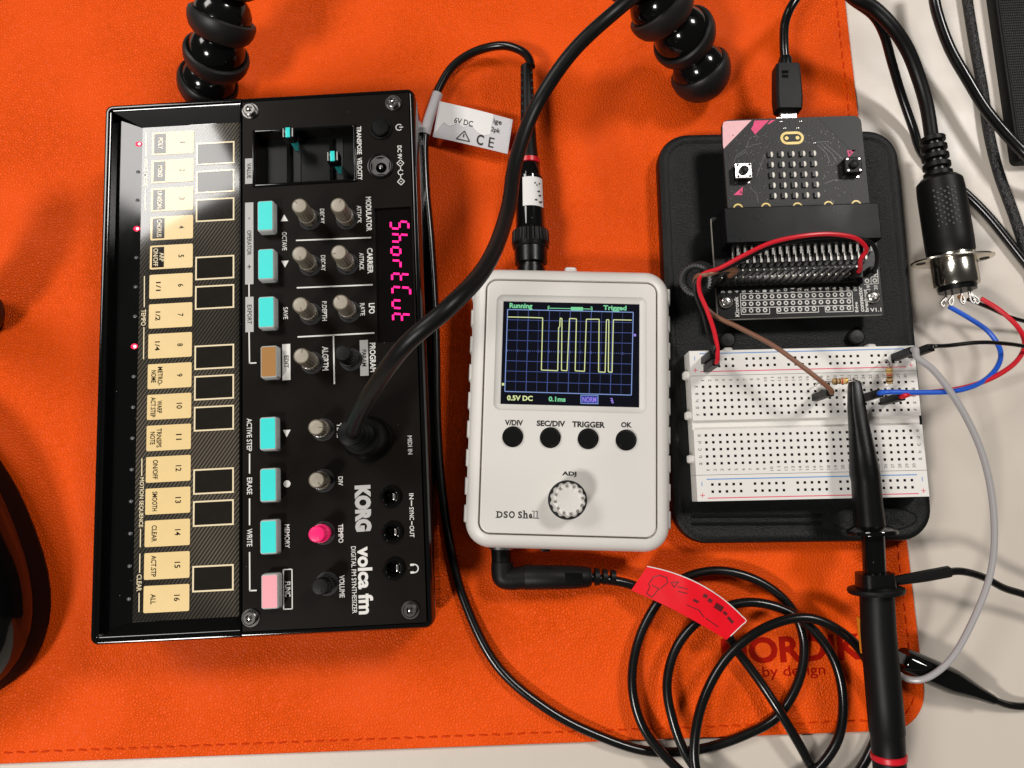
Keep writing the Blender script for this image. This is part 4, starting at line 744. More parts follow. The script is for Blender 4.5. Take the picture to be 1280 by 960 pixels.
# breakout board ----------------------------------------------------
ZQ = 18.0
pl_, pr_ = W(898, 399.5, ZQ), W(1105, 393, ZQ); ka = math.atan2((pr_ - pl_).y, (pr_ - pl_).x); kc = (pl_ + pr_) / 2
K = Frame('breakout_board', 'black edge connector breakout board with pin header, below the small computer board', 'circuit board', kc.x, kc.y, 9.45, ka)
zt = ZQ - 9.45; KW = (pr_ - pl_).length; kh = K.px(1000, 268, zt).y
mb = MB(); mb.rr(0, kh / 2, KW, kh, .6, [(0, zt - 1.6), (0, zt)], 3); mb.build('board', PCB2, K, smooth=False)
mb = MB(); mb.box(-KW / 2 - .12, -KW / 2 + .02, .5, kh - .5, zt - 1.5, zt - .1); mb.build('cut_edge', mat('fibreglass_edge', (.35, .34, .30), .5), K)
mb = MB(); mb.box(-KW / 2 + .5, KW / 2 - .5, -.12, .02, zt - 1.5, zt - .1); mb.build('cut_edge', MATS['fibreglass_edge'], K)
for (x, y) in ((312, 625), (1155, 595)):
    p = K.px(*b6(x, y), zt + 1.4)
    mb = MB(); mb.lathe([(0, 2.9), (zt - 1.6, 2.9)], (p.x, p.y, 0)); mb.build('spacer', BLACK, K)
    mb = MB(); mb.lathe([(0, 2.6), (.5, 2.6), (1.3, 2.1), (1.7, 1.2), (1.75, 0)], (p.x, p.y, zt + .02), n=24); sc_ = mb.build('screw', SILVER, K)
    for an in (20, 110): a = math.radians(an); mb = MB(); mb.obox((p.x - math.cos(a) * 1.2, p.y - math.sin(a) * 1.2, zt + 1.75), (p.x + math.cos(a) * 1.2, p.y + math.sin(a) * 1.2, zt + 1.75), .5, .2); mb.build('screw_slot', STEEL, K, sc_)
for x in (-1, 1): mb = MB(); mb.lathe([(0, 2.9), (zt - 1.6, 2.9)], (x * (KW / 2 - 5), kh - 5, 0)); mb.build('spacer', BLACK, K)
ZE = 26.2 - 9.45
eq = [K.px(*p, ZE) for p in ((904.5, 258.6), (1099, 254), (1102.5, 298), (907.8, 304.5))]
ex0, ex1, ey0, ey1 = (eq[0].x + eq[3].x) / 2, (eq[1].x + eq[2].x) / 2, (eq[2].y + eq[3].y) / 2, (eq[0].y + eq[1].y) / 2
mb = MB(); mb.rr((ex0 + ex1) / 2, (ey0 + ey1) / 2, ex1 - ex0, ey1 - ey0, .4, [(0, zt + .02), (0, ZE - .4), (.4, ZE)], 3); ec = mb.build('edge_connector', CONN, K)
mb = MB(); mb.box(ex0 + 4, ex1 - 4, ey0 - .15, ey0 + .05, zt + 3, zt + 6); mb.build('connector_slot', HOLE, K, ec)
pin = MB(); pin.obox((0, 0, 5.4), (0, -3.6, 5.0), .75, .35); pin.obox((0, -3.5, 5.1), (0, -4.6, .2), .5, .35); pm = pin.mesh('solder_tail', SILVER, False)
pin = MB(); pin.obox((0, 0, 3.4), (0, -6.0, 3.0), .75, .35); pin.obox((0, -5.9, 3.1), (0, -6.9, .2), .5, .35); pm2 = pin.mesh('solder_tail', SILVER, False)
for k in range(40):
    x = K.px(*b6(352 + 20.1 * k, 300), zt + 5).x; inst(pm if k % 2 else pm2, 'solder_tail', (x, ey0, zt), K)
r0 = K.px(*b6(405, 447), zt + 8.6); r1 = K.px(*b6(975, 436), zt + 8.6); step = (r1.x - r0.x) / 14
hx0 = r0.x - 3.5 * step; hx1 = r0.x + 17.0 * step; 
mb = MB(); mb.box(hx0, hx1, r0.y - 2.54 * 1.55, r0.y + 1.3, zt + .02, zt + 2.6, .2); mb.build('header_block', BLACK, K)
pin = MB(); pin.box(-.27, .27, -.27, .27, 0, 6.0, 0); pm = pin.mesh('header_pin', PIND, False); 
for c in range(-3, 17):
    for rw in range(2): inst(pm, 'header_pin', (r0.x + c * step, r0.y - rw * 2.54, zt + 2.6), K)
mb = MB()
for c in range(-3, 16): mb.box(r0.x + (c + .5) * step - .1, r0.x + (c + .5) * step + .1, r0.y - 2.54 * 1.55, r0.y + 1.3, zt + 2.6, zt + 2.75)
mb.build('header_groove', HOLE, K, smooth=False)
mb = MB()
for row, xs_ in ((600, range(16)), (640, range(16)), (678, (0, 1, 2, 3, 5, 6, 7, 8, 9, 10, 12, 13, 14, 15))):
    for c in xs_:
        p = K.px(*b6(412 + 39.9 * c, row - c * 1.0), zt)
        arc(mb, p.x, p.y, zt + .05, .66, 0, 360, .42, 10)
for (x, y) in ((1112, 468), (1156, 466), (1114, 508), (1158, 506)): p = K.px(*b6(x, y), zt); arc(mb, p.x, p.y, zt + .05, .66, 0, 360, .42, 10)
mb.build('solder_pads', PRINT, K, smooth=False, kind='stuff')
mb = MB()
def kline(a, b, w=.22): p = K.px(*b6(*a), zt); q_ = K.px(*b6(*b), zt); mb.obox((p.x, p.y, zt + .04), (q_.x, q_.y, zt + .04), w, .04)
for a, b in (((390, 582), (1028, 566)), ((390, 582), (396, 700)), ((396, 700), (558, 696)), ((558, 696), (557, 664)), ((598, 662), (600, 693)), ((600, 693), (838, 686)), ((838, 686), (836, 656)), ((874, 655), (877, 686)), ((877, 686), (1036, 682)), ((1028, 566), (1036, 682)), ((393, 620), (1030, 606)), ((395, 662), (1033, 648)), ((1095, 448), (1174, 444)), ((1174, 444), (1178, 524)), ((1098, 528), (1178, 524)), ((1135, 446), (1138, 526)), ((1096, 488), (1176, 484))): kline(a, b)
for k, s_ in enumerate(['3', '0', '4', '5', '6', '7', '1', '8', '9', '10', '11', '12', '2', '13', '14', '15', '16', '3V', '3V', '0V']):
    p = K.px(*b6(290 + 39.8 * k, 572 - k * 1.0), zt); put_text(mb, s_, p.x, p.y, zt + .06, .85 * len(s_), 1.35, 90, .02)
for s_, x, y in (('19', 1122, 546), ('20', 1164, 546)): p = K.px(*b6(x, y), zt); put_text(mb, s_, p.x, p.y, zt + .06, 1.7, 1.35, 90, .02)
mb.build('silkscreen', PRINT, K, smooth=False)
for s_, bx, r in (('Kitronik', (358, 597, 382, 712), 90), ('Edge', (1044, 628, 1068, 686), 90), ('connector', (1070, 540, 1092, 684), 90), ('breakout', (1096, 556, 1118, 684), 90), ('V1.1', (1132, 662, 1196, 684), 0)): label_px(K, s_, cbox(b6, *bx), zt, PRINT, r, .02)

# small computer board ----------------------------------------------
ZM = 23.5
t0, t1 = W(901.5, 150, ZM), W(1076, 144, ZM); ma = math.atan2((t1 - t0).y, (t1 - t0).x); mw = (t1 - t0).length; mc = (t0 + t1) / 2; print('microboard', mw)
MBH = 41.0
dn = Vector((math.sin(ma), -math.cos(ma), 0)); base = mc + dn * MBH / 2
B = Frame('computer_board', 'small dark grey computer board with pink corner, plugged into the edge connector', 'circuit board', base.x, base.y, ZM - 1.6, ma)
mb = MB(); mb.rr(0, 0, mw, MBH, 3.0, [(0, 0), (0, 1.5), (.1, 1.6)], 6); mb.build('board', PCB, B)
zb = 1.6
def bpoly(pts, m, name, z0=zb + .01, z1=zb + .06):
    L_ = [B.px(*m5(*p), zb) for p in pts]; mb = MB(); mb.poly([(p.x, p.y) for p in L_][::-1], z0, z1); return mb.build(name, m, B, smooth=False)
bpoly([(112, 470), (128, 464), (272, 458), (112, 622), (108, 600), (106, 490)], PINKP, 'pink_corner')
bpoly([(288, 461), (372, 458), (292, 540), (268, 508), (280, 490)], PINKD, 'pink_stripe'); bpoly([(384, 458), (408, 457), (370, 482), (362, 480)], PINKD, 'pink_stripe'); 
bpoly([(655, 448), (880, 440), (884, 625), (850, 640)], mat('plain_board_corner', (.015, .014, .013), .44, spec=.26), 'plain_corner')
for (a, s_) in ((((168, 886), (222, 838), (218, 886)), 'A'), (((818, 632), (868, 626), (826, 672)), 'B')):
    bpoly(a, PINKD, 'button_mark')
    cx = sum(p[0] for p in a) / 3; cy = sum(p[1] for p in a) / 3; label_px(B, s_, cbox(m5, cx - 8 + (8 if s_ == 'A' else -2), cy - 9, cx + 8 + (8 if s_ == 'A' else -2), cy + 9), zb + .06, INK, 0, .02)
def ring2(mb, cx, cy, hw, hh, w, z):
    pts = [(cx + (hw - hh) * s + hh * math.cos(math.radians(a)), cy + hh * math.sin(math.radians(a))) for s, A in ((1, range(-90, 91, 18)), (-1, range(90, 271, 18))) for a in A]; pts.append(pts[0])
    for a, b in zip(pts, pts[1:]): mb.obox((*a, z), (*b, z), w, .08)
p = B.px(*m5(503, 560), zb); mb = MB(); ring2(mb, p.x, p.y, 3.9, 2.05, 1.0, zb + .05); mb.build('gold_logo_ring', GOLDP, B, smooth=False)
for x, y in ((472, 561), (534, 559)): p = B.px(*m5(x, y), zb); mb = MB(); mb.lathe([(.01, .72), (.1, .72)], (p.x, p.y, zb)); mb.build('gold_logo_dot', GOLDP, B, smooth=False)
for x, y in ((442, 467), (553, 465), (463, 505), (537, 503), (632, 590)): p = B.px(*m5(x, y), zb); mb = MB(); mb.lathe([(.01, .62), (.15, .6), (.3, .3), (.32, 0)], (p.x, p.y, zb), n=14); mb.build('solder_joint', SILVER, B)
l00, l10, l01, l11 = [B.px(*m5(*p), zb + .6) for p in ((387, 652), (633, 645), (407, 888), (655, 883))]
ledm = MB(); ledm.lathe([(0, .62), (.45, .6), (.62, .35), (.65, 0)], (0, 0, 0), n=14, flat=1.75); lm = ledm.mesh('display_led', mat('white_led', (.82, .78, .68), .3), True)
ledb = MB(); ledb.box(-.85, .25, -1.05, 1.05, 0, .75); lbm = ledb.mesh('led_base', PCB2, False)
for i in range(5):
    for j in range(5):
        p = bil([l00, l10, l11, l01], i / 4, j / 4); o = inst(lm, 'display_led', (p.x, p.y, zb + .02), B); inst(lbm, 'led_base', (p.x - .2, p.y, zb + .02), parent=o)
        o.children[0].location = (-.0007, 0, 0)
for (x, y, m) in ((228, 745, SILVER), (855, 712, BLACKM)):
    p = B.px(*m5(x, y), zb + 3.2)
    mb = MB(); mb.rr(p.x, p.y, 6.0, 6.0, .3, [(0, zb + .02), (0, zb + 2.6)], 2); sw = mb.build('tactile_button', BLACKM, B, smooth=False)
    mb = MB(); mb.rr(p.x, p.y, 6.1, 6.1, .4, [(0, zb + 2.62), (0, zb + 3.05), (.3, zb + 3.2)], 2); mb.build('cover_plate', m, B, sw, smooth=False)
    mb = MB(); mb.lathe([(0, 1.6), (.9, 1.55), (1.05, 1.3), (1.06, 0)], (p.x, p.y, zb + 3.2), n=24); mb.build('plunger', BLACKM, B, sw)
    for sx in (-1, 1):
        for sy in (-1, 1): mb = MB(); mb.lathe([(0, .45), (.2, .4), (.21, 0)], (p.x + sx * 2.2, p.y + sy * 2.2, zb + 3.2), n=10); mb.build('rivet', BLACK if m is SILVER else STEEL, B, sw)
    for sx in (-1, 1): mb = MB(); mb.box(p.x + sx * 2.2 - .5, p.x + sx * 2.2 + .5, p.y - 3.9, p.y - 3, zb + .02, zb + .6); mb.build('button_leg', SILVER, B, sw)
for x, y in ((195, 962), (355, 957), (535, 955), (712, 947), (870, 942)): p = B.px(*m5(x, y), zb); mb = MB(); arc(mb, p.x, p.y, zb + .06, 1.55, 0, 360, .55, 24); mb.build('gold_pad_ring', GOLDP, B, smooth=False)
VIA = MB()
rv = random.Random(3)
for k in range(150):
    x = rv.uniform(150, 820); y = rv.uniform(520, 930)
    if 370 < x < 670 and y > 600: continue
    p = B.px(*m5(x, y), zb); VIA.lathe([(0, .28), (.06, .26), (.07, 0)], (p.x, p.y, zb), n=8)
VIA.build('covered_vias', mat('via_relief', (.05, .047, .043), .4), B, kind='stuff')
mb = MB()
for pts in (((170, 700), (185, 660), (240, 625), (262, 560), (300, 545)), ((240, 620), (280, 600), (330, 590)), ((640, 585), (715, 580)), ((650, 600), (700, 650), (720, 700)), ((665, 590), (730, 650), (760, 700)), ((690, 590), (770, 660), (800, 690)), ((255, 655), (240, 640), (185, 670)), ((250, 580), (275, 555), (320, 555)), ((300, 780), (330, 700), (350, 650)), ((690, 820), (740, 800), (790, 800)), ((260, 840), (300, 880), (310, 930))):
    L_ = [B.px(*m5(*p), zb) for p in pts]
    for a, b in zip(L_, L_[1:]): mb.obox((a.x, a.y, zb + .03), (b.x, b.y, zb + .03), .25, .06)
mb.build('covered_tracks', mat('track_relief', (.045, .042, .038), .4), B, smooth=False)
p = B.px(986, 148, zb + 1.2); mb = MB(); mb.rr(p.x, MBH / 2 - 1.5, 7.4, 5.2, .5, [(0, -2.6), (0, -.05)], 3); mb.build('usb_socket', SILVER, B)
# usb cable
U = Frame('usb_cable', 'black usb cable plugged into the top of the small computer board', 'cable', *W(984, 120, 18))
zu = ZM - 2.8; u0, u1 = W(985, 149, zu), W(982, 84, zu); ud = (u1 - u0).normalized(); us = Vector((ud.y, -ud.x, 0)); Z3 = Vector((0, 0, 1))
def usec(v, hw, hh, r=.8, x=None):
    t = (149 - v) / (149 - 84); c = u0 + (u1 - u0) * t; return [c + us * a + Z3 * b for a, b in ((hw, hh - r), (hw - r, hh), (-hw + r, hh), (-hw, hh - r), (-hw, -hh + r), (-hw + r, -hh), (hw - r, -hh), (hw, -hh + r))]
mb = MB(); mb.loft([usec(150, 3.2, 1.0, .3), usec(139, 3.2, 1.0, .3)]); mb.build('metal_tongue', SILVER, U, world=True)
mb = MB(); mb.loft([usec(142, 3.6, 2.6), usec(139.5, 4.7, 3.3), usec(125, 5.0, 3.6), usec(105, 4.8, 3.6), usec(90, 4.6, 3.5), usec(84.5, 4.4, 3.4), usec(83.5, 3.4, 2.6)]); mb.build('plug_grip', BLACKM, U, world=True)
mb = MB(); mb.lathe([(0, 2.6), (3.6, 2.6), (4.6, 2.3)], W(982, 86, zu), ud, 18); mb.build('strain_relief', BLACK, U, world=True)
mb = MB(); [mb.obox(W(981.5, v, zu + 3.7) - us * 1.2, W(981.5, v, zu + 3.7) + us * 1.2, 1.1, .15) for v in (89.5, 95)]; mb.build('embossed_mark', GLOSS, U, world=True)
mb = MB(); mb.tube(Wp([(981.5, 78, zu), (980, 55, zu + 1), (981, 30, zu + 3), (987, 12, zu + 5), (1002, -10, zu + 5), (1030, -35, zu)]), 1.75, 12, 8); mb.build('cable_run', CABLE, U, world=True)

# ================================================================== breadboard
ZT = 18.5; q = [W(*p, ZT) for p in ((879.9, 484.1), (1130.8, 478.5), (1141.5, 572.7), (885, 578.9))]; ctr = sum(q, Vector()) / 4
da = (math.atan2((q[1] - q[0]).y, (q[1] - q[0]).x) + math.atan2((q[2] - q[3]).y, (q[2] - q[3]).x)) / 2
D = Frame('breadboard', 'white solderless breadboard on the black mounting plate', 'breadboard', ctr.x, ctr.y, 9.5, da)
zd = ZT - 9.5; P_ = 2.54
DARKH = mat('contact_hole', (.006, .005, .005), .6)
def strip_(y0, y1, holes, name):
    mb = MB(); mb.plate(-41.2, 41.2, y0, y1, 0, zd, [(x - .46, x + .46, y - .46, y + .46, 2.2) for x, y in holes], 1); return mb.build(name, [BBWHITE, DARKH], D, smooth=False)
up_h = [((c - 14.5) * P_, 3.81 + P_ * r) for c in range(30) for r in range(5)]; lo_h = [((c - 14.5) * P_, -3.81 - P_ * r) for c in range(30) for r in range(5)]
st1 = strip_(1.7, 18.0, up_h, 'terminal_strip'); st2 = strip_(-18.0, -1.7, lo_h, 'terminal_strip')
rl1 = [((.5 + 6 * g + k - 14.5) * P_, y) for g in range(5) for k in range(5) for y in (21.5, 24.04)]; rl2 = [((.5 + 6 * g + k - 14.5) * P_, -y) for g in range(5) for k in range(5) for y in (21.5, 24.04)]
ra1 = strip_(18.15, 27.4, rl1, 'power_rail'); ra2 = strip_(-27.4, -18.15, rl2, 'power_rail')
mb = MB(); mb.box(-41.2, 41.2, -1.72, 1.72, 0, zd - 1.6); mb.build('centre_channel', BBWHITE, D)
mb = MB(); mb.box(-41.0, 41.0, 17.95, 18.2, 0, zd - .5); mb.box(-41.0, 41.0, -18.2, -17.95, 0, zd - .5); mb.build('rail_joint', mat('joint_grey', (.35, .33, .30), .5), D)
for y in (19, 4, -12): mb = MB(); mb.rr(-41.9, y, 2.2, 3.0, .8, [(0, zd - 6), (0, zd - 3), (.4, zd - 2.4)], 3); mb.build('joining_tab', BBWHITE, D)
for x in (-26, 27): mb = MB(); mb.rr(x, 27.9, 3.4, 2.2, .9, [(0, zd - 6), (0, zd - 3), (.4, zd - 2.4)], 3); mb.build('joining_tab', BBWHITE, D)
def dbar(y, x0, x1, m, par): mb = MB(); mb.box(x0, x1, y - .17, y + .17, zd + .02, zd + .06); mb.build('rail_line', m, D, par, smooth=False)
dbar(26.3, -37.5, 37.5, BLUEP, ra1); dbar(19.6, -37.5, 37.5, REDP, ra1); dbar(-19.6, -37.5, 37.5, BLUEP, ra2); dbar(-26.3, -37.5, 37.5, REDP, ra2)
for s in (-1, 1):
    for (y, m, par, plus) in ((24.6, BLUEP, ra1, 0), (20.2, REDP, ra1, 1), (-21.2, BLUEP, ra2, 0), (-25.3, REDP, ra2, 1)):
        mb = MB(); x = s * 39.3
        mb.box(x - .12, x + .12, y - .8, y + .8, zd + .02, zd + .06)
        if plus: mb.box(x - .8, x - .12, y - .12, y + .12, zd + .02, zd + .06); mb.box(x + .12, x + .8, y - .12, y + .12, zd + .02, zd + .06)
        mb.build('polarity_mark', m, D, par, smooth=False)
for sgn, par in ((1, st1), (-1, st2)):
    mb = MB()
    for c in range(30): put_text(mb, str(c + 1), (c - 14.5) * P_, sgn * 16.3, zd + .04, .75 * len(str(c + 1)) if c else .35, 1.15, 90, .01)
    for k, ch in enumerate('fghij' if sgn > 0 else 'edcba'):
        for s in (-1, 1): put_text(mb, ch, s * 39.3, sgn * (3.81 + P_ * k), zd + .04, .9, 1.2, 90, .01)
    mb.build('hole_numbers', GREYT, D, par, smooth=False)

# ================================================================== jumper wires and parts on the breadboard
def housing(fr, u, v, zb_, h=14, rz=0, s=2.55):
    p = W(u, v, zb_); mb = MB(); mb.rr(p.x, p.y, s, s, .15, [(0, zb_), (0, zb_ + h - .2), (.2, zb_ + h)], 2, rz); mb.build('pin_housing', BLACKM, fr, world=True); return Vector((p.x, p.y, zb_ + h))
def jumper(name, label, m, first, mid, last, r=.78, h0=14, h1=14, cat='wire', z0=ZT, z1=ZT, group=None):
    o = W(*(first or last), 10); fr = Frame(name, label, cat, o.x, o.y, 9.5, 0, group); pts = []
    if first: p = housing(fr, *first, z0 + .05, h0); pts += [p - Vector((0, 0, 2)), p + Vector((0, 0, 1.5))]
    pts += Wp(mid)
    if last: p = housing(fr, *last, z1 + .05, h1); pts += [p + Vector((0, 0, 1.5)), p - Vector((0, 0, 2))]
    mb = MB(); mb.tube(pts, r, 10, 8); mb.build('insulated_wire', m, fr, world=True); return fr
hz = ZQ + 2.7
jumper('jumper_wire', 'brown jumper wire from the pin header to the middle of the breadboard', BROWNW, (906, 352), [(920, 338, 33), (906, 337, 34), (885, 343, 36), (872, 345, 34), (869, 352, 32), (874, 372, 30), (890, 392, 29), (925, 410, 31), (965, 431, 34), (1000, 456, 36), (1028, 478, 36)], (1019, 497), .85, 7, 14, z0=hz)
jumper('jumper_wire', 'red jumper wire arching over the pin header to the breadboard corner', RED, (1064, 345), [(1076, 324, 34), (1083, 312, 37), (1072, 299, 40), (1045, 293, 42), (1010, 294, 43), (965, 303, 42), (930, 319, 40), (900, 335, 37), (876, 345, 35), (874, 362, 33), (884, 388, 33), (893, 415, 35), (897, 438, 36)], (883.5, 461), .78, 6, 14, z0=hz)
jumper('jumper_wire', 'black jumper wire running beside the red one to the breadboard corner', CABLEM, (1083, 343), [(1096, 318, 34), (1090, 305, 37), (1072, 298, 39), (1045, 296, 40.5), (1010, 298, 41), (965, 307.5, 40), (930, 324, 38), (900, 338, 35.5), (872, 348, 33.5), (869, 365, 31.5), (879, 393, 31), (886, 418, 33), (893, 436, 36)], (880.5, 451), .78, 6, 14, z0=hz)
GW = jumper('jumper_wire', 'translucent grey wire looping from the breadboard down to the crocodile clip', GREYW, (1118, 447), [(1146, 446, 34), (1166, 462, 34), (1200, 508, 33), (1228, 568, 30), (1242, 640, 26), (1239, 712, 22), (1215, 778, 20), (1184, 829, 17), (1152, 849.5, 15), (1130, 847, 12), (1118, 838, 9.5)], None, 1.15)
jumper('jumper_wire', 'black wire leaving the breadboard corner toward the mesh box', CABLE, (1139, 443.5), [(1185, 432, 32), (1225, 428, 30), (1262, 430, 26), (1310, 437, 20), (1350, 430, 8), (1330, 414, 4), (1290, 404, 5), (1262, 396, 7), (1235, 384, 10), (1210, 374, 12)], None, .75)
jumper('jumper_wire', 'blue wire from the metal din socket to the breadboard', BLUE, (1078, 498), [(1115, 490, 34), (1150, 490.5, 33), (1195, 488.5, 31), (1228, 477, 27), (1248, 456, 22), (1250, 437, 18), (1236, 415, 15), (1212, 398, 13), (1186, 383, 12)], None, .9)
jumper('jumper_wire', 'red wire from the metal din socket to the breadboard', RED, (1104, 502), [(1140, 492, 32), (1165, 490, 31), (1205, 484.5, 29), (1245, 470, 25), (1272, 450, 21), (1281, 430, 18), (1273, 410, 15), (1250, 388, 13), (1226, 373, 12)], None, .9)
def resistor(label, pa, pb, la, lb):
    a, b = W(*pa), W(*pb); d = (b - a).normalized(); L_ = (b - a).length; fr = Frame('resistor', label, 'resistor', (a.x + b.x) / 2, (a.y + b.y) / 2, min(a.z, b.z) - 1.2)
    mb = MB(); mb.lathe([(0, .4), (.2, .95), (.6, 1.2), (1.5, 1.2), (2.0, 1.0), (L_ - 2.0, 1.0), (L_ - 1.5, 1.2), (L_ - .6, 1.2), (L_ - .2, .95), (L_, .4)], a, d, 16); mb.build('resistor_body', RESB, fr, world=True)
    for t, m, r in ((.17, BRB, 1.23), (.40, BRB, 1.04), (.55, RDB, 1.04), (.82, GDB, 1.23)): mb = MB(); mb.lathe([(L_ * t, r - .1), (L_ * t, r), (L_ * t + .5, r), (L_ * t + .5, r - .1)], a, d, 16); mb.build('colour_band', m, fr, world=True)
    mb = MB(); mb.tube([a + d * .3] + Wp(la), .3, 6, 6); mb.build('wire_end', SILVER, fr, world=True); mb = MB(); mb.tube([b - d * .3] + Wp(lb), .3, 6, 6); mb.build('wire_end', SILVER, fr, world=True)
resistor('tan resistor beside the brown wire, hooked by the probe tip', (1040, 477, 24), (1060, 476, 24), [(1036, 477, 24.5), (1028, 477, 25), (1021, 480, 22), (1019.5, 483, 17)], [(1064, 475, 25), (1069, 475, 25.5), (1076, 478, 23), (1079, 481, 17)])
resistor('tan resistor standing between the power rail and the top row', (1112, 479.5, 21), (1111.5, 459.5, 24), [(1111.5, 481, 19.5), (1111.3, 482, 17)], [(1111, 454, 25), (1108, 450, 26), (1103, 452, 23), (1100, 456, 17)])

RG = Frame('knurled_collar', 'black knurled ring gathering the brown, red and black jumper wires', 'collar', *W(868, 352, 9.6))
rd = Vector((-.42, -.34, .84)).normalized(); rc = W(869, 350, 26)
mb = MB(); mb.lathe([(-9, 4), (-9, 5.6), (-8.3, 6.3), (-.8, 6.3), (0, 5.9), (.1, 5.0), (-.6, 4.1), (-3, 3.9)], rc, rd, 96, lobes=32, ldep=.08); mb.build('ring_body', mat('worn_knurl', (.03, .03, .03), .4), RG, world=True)
mb = MB(); mb.lathe([(-2.6, 3.9), (-2.6, 0)], rc, rd, 30); mb.build('ring_bore', HOLE, RG, world=True)
mb = MB(); mb.lathe([(0, 2.6), (12, 2.6)], W(874, 348, 9.6), (W(873, 344, 19) - W(874, 348, 9.6)), 16); mb.build('ring_post', BLACK, RG, world=True)

# ================================================================== din plug and socket on the desk
N_ = Frame('din_cable', 'thick black cable ending in a moulded plug beside the mounting plate', 'cable', *W(1180, 270, .1))
d0, d1 = W(1165, 172, 13), W(1190, 326, 12); dd = (d1 - d0).normalized(); dl = (d1 - d0).length; ds = Vector((dd.y, -dd.x, 0)).normalized()
td = lambda v: (v - 172) / (326 - 172) * dl
mb = MB(); mb.lathe([(td(172), 3.2), (td(228), 4.0)], d0, dd, 20); mb.build('strain_relief_core', BLACK, N_, world=True)
for k in range(5): v = 172 + k * 11; mb = MB(); r = 4.6 + k * .14; mb.lathe([(td(v), r - .5), (td(v) + .3, r), (td(v) + 1.9, r), (td(v) + 2.2, r - .5)], d0, dd, 22); mb.build('strain_relief_ring', BLACKM, N_, world=True)
mb = MB(); mb.lathe([(td(222), 4.5), (td(224), 6.6), (td(229), 8.1), (td(240), 8.4), (td(300), 8.55), (td(316), 8.4), (td(320), 7.8)], d0, dd, 32); mb.build('plug_body', BLACKM, N_, world=True)
def dsurf(v, th, r=8.5): a = math.radians(th); return d0 + dd * td(v) + (Vector((0, 0, 1)) * math.cos(a) + ds * -math.sin(a)) * r
for i in range(7):
    for j in range(13):
        v = 245 + j * 3.6; th = -46 + i * 8; c = dsurf(v, th, 8.48); mb = MB()
        mb.obox(dsurf(v - 1.1, th), dsurf(v + 1.1, th), .75, .22)
        if (i + j) % 2 == 0: mb.build('grip_stud', CABLEM, N_, world=True, smooth=False)
mb = MB(); mb.tube(Wp([(1040, -40, 30), (1066, -6, 30), (1092, 10, 28), (1115, 33, 26), (1134, 62, 22), (1147, 94, 18), (1158, 131, 15), (1165, 174, 13)]), 2.55, 16, 8); mb.build('cable_run', CABLEM, N_, world=True)
J = Frame('din_socket', 'nickel din socket with flange and three soldered wires', 'socket', *W(1190, 338, .1))
fc = W(1190.5, 325, 12); f_up = ds.cross(dd); f_up = f_up if f_up.z > 0 else -f_up
def oval(c, hw, hh, n=40): return [c + ds * math.copysign(abs(math.cos(2 * math.pi * k / n)) ** .9, math.cos(2 * math.pi * k / n)) * hw + f_up * math.sin(2 * math.pi * k / n) * hh for k in range(n)]
mb = MB(); mb.loft([oval(fc - dd * .4, 14.9, 9.4), oval(fc - dd * .3, 15.2, 9.7), oval(fc + dd * .3, 15.2, 9.7), oval(fc + dd * .4, 14.9, 9.4)]); fl_ = mb.build('flange', CHROME, J, world=True)
for s in (-1, 1): mb = MB(); mb.lathe([(-.62, 1.7), (.62, 1.7)], fc + ds * s * 12.2, dd, 18); mb.build('screw_hole', HOLE, J, fl_, world=True)
mb = MB(); mb.lathe([(-1.8, 7.9), (.3, 7.95), (.6, 8.1), (9.5, 8.1), (10.3, 7.8), (10.4, 6.9)], fc, dd, 36); mb.build('metal_barrel', CHROME, J, world=True)
mb = MB(); mb.lathe([(10.2, 6.9), (12.2, 6.6), (12.3, 0)], fc, dd, 28); mb.build('insulator', BLACK, J, world=True)
for k in range(5):
    th = math.radians(-80 + 40 * k); o_ = ds * math.sin(th) * 4.9 + f_up * math.cos(th) * 2.2; c = fc + dd * 12 + o_
    mb = MB(); tip = c + dd * 4.5 + ds * math.sin(th) * 1.6
    mb.tube([c, c + dd * 2, tip + ds * .8, tip + dd * 1.2, tip - ds * .8, c + dd * 1.9], .42, 6, 4); mb.build('solder_lug', SILVER, J, world=True)
mb = MB(); mb.lathe([(0, .9), (.8, 1.2), (1.8, .9), (2.2, 0)], fc + dd * 14 + f_up * 1.5, dd, 12); mb.build('centre_blob', mat('flux_brown', (.30, .12, .04), .4), J, world=True)

# other leads on the bare desk
cable('thin_cable', 'thin black cable passing beneath the moulded din plug', 'cable', [(1030, -40, 26), (1062, -3, 26), (1091, 19, 24), (1104, 41, 20), (1115, 79, 14), (1126, 116, 8), (1141, 159, 3.5), (1152, 190, 2), (1180, 220, 2), (1207, 242, 2), (1235, 270, 2), (1280, 326, 2), (1340, 400, 2)], 1.75, CABLE)
cable('glossy_cable', 'glossy black round cable curving over the braided one', 'cable', [(1166, -40, 14), (1168, 0, 13), (1174, 25, 12), (1188, 62, 11), (1209, 99, 10), (1231, 135, 10), (1258, 168, 11), (1290, 200, 12), (1340, 240, 6)], 2.1, CABLE)
cable('braided_cable', 'black braided sleeve cable lying beside the mesh box', 'cable', [(1203, -40, 2.1), (1209, 0, 2.1), (1218, 56, 2.1), (1228, 110, 2.1), (1236, 166, 2.1), (1248, 215, 2.1), (1267, 268, 2.1), (1284, 318, 2.1), (1310, 390, 2.1)], 2.0, BRAID, n=16)
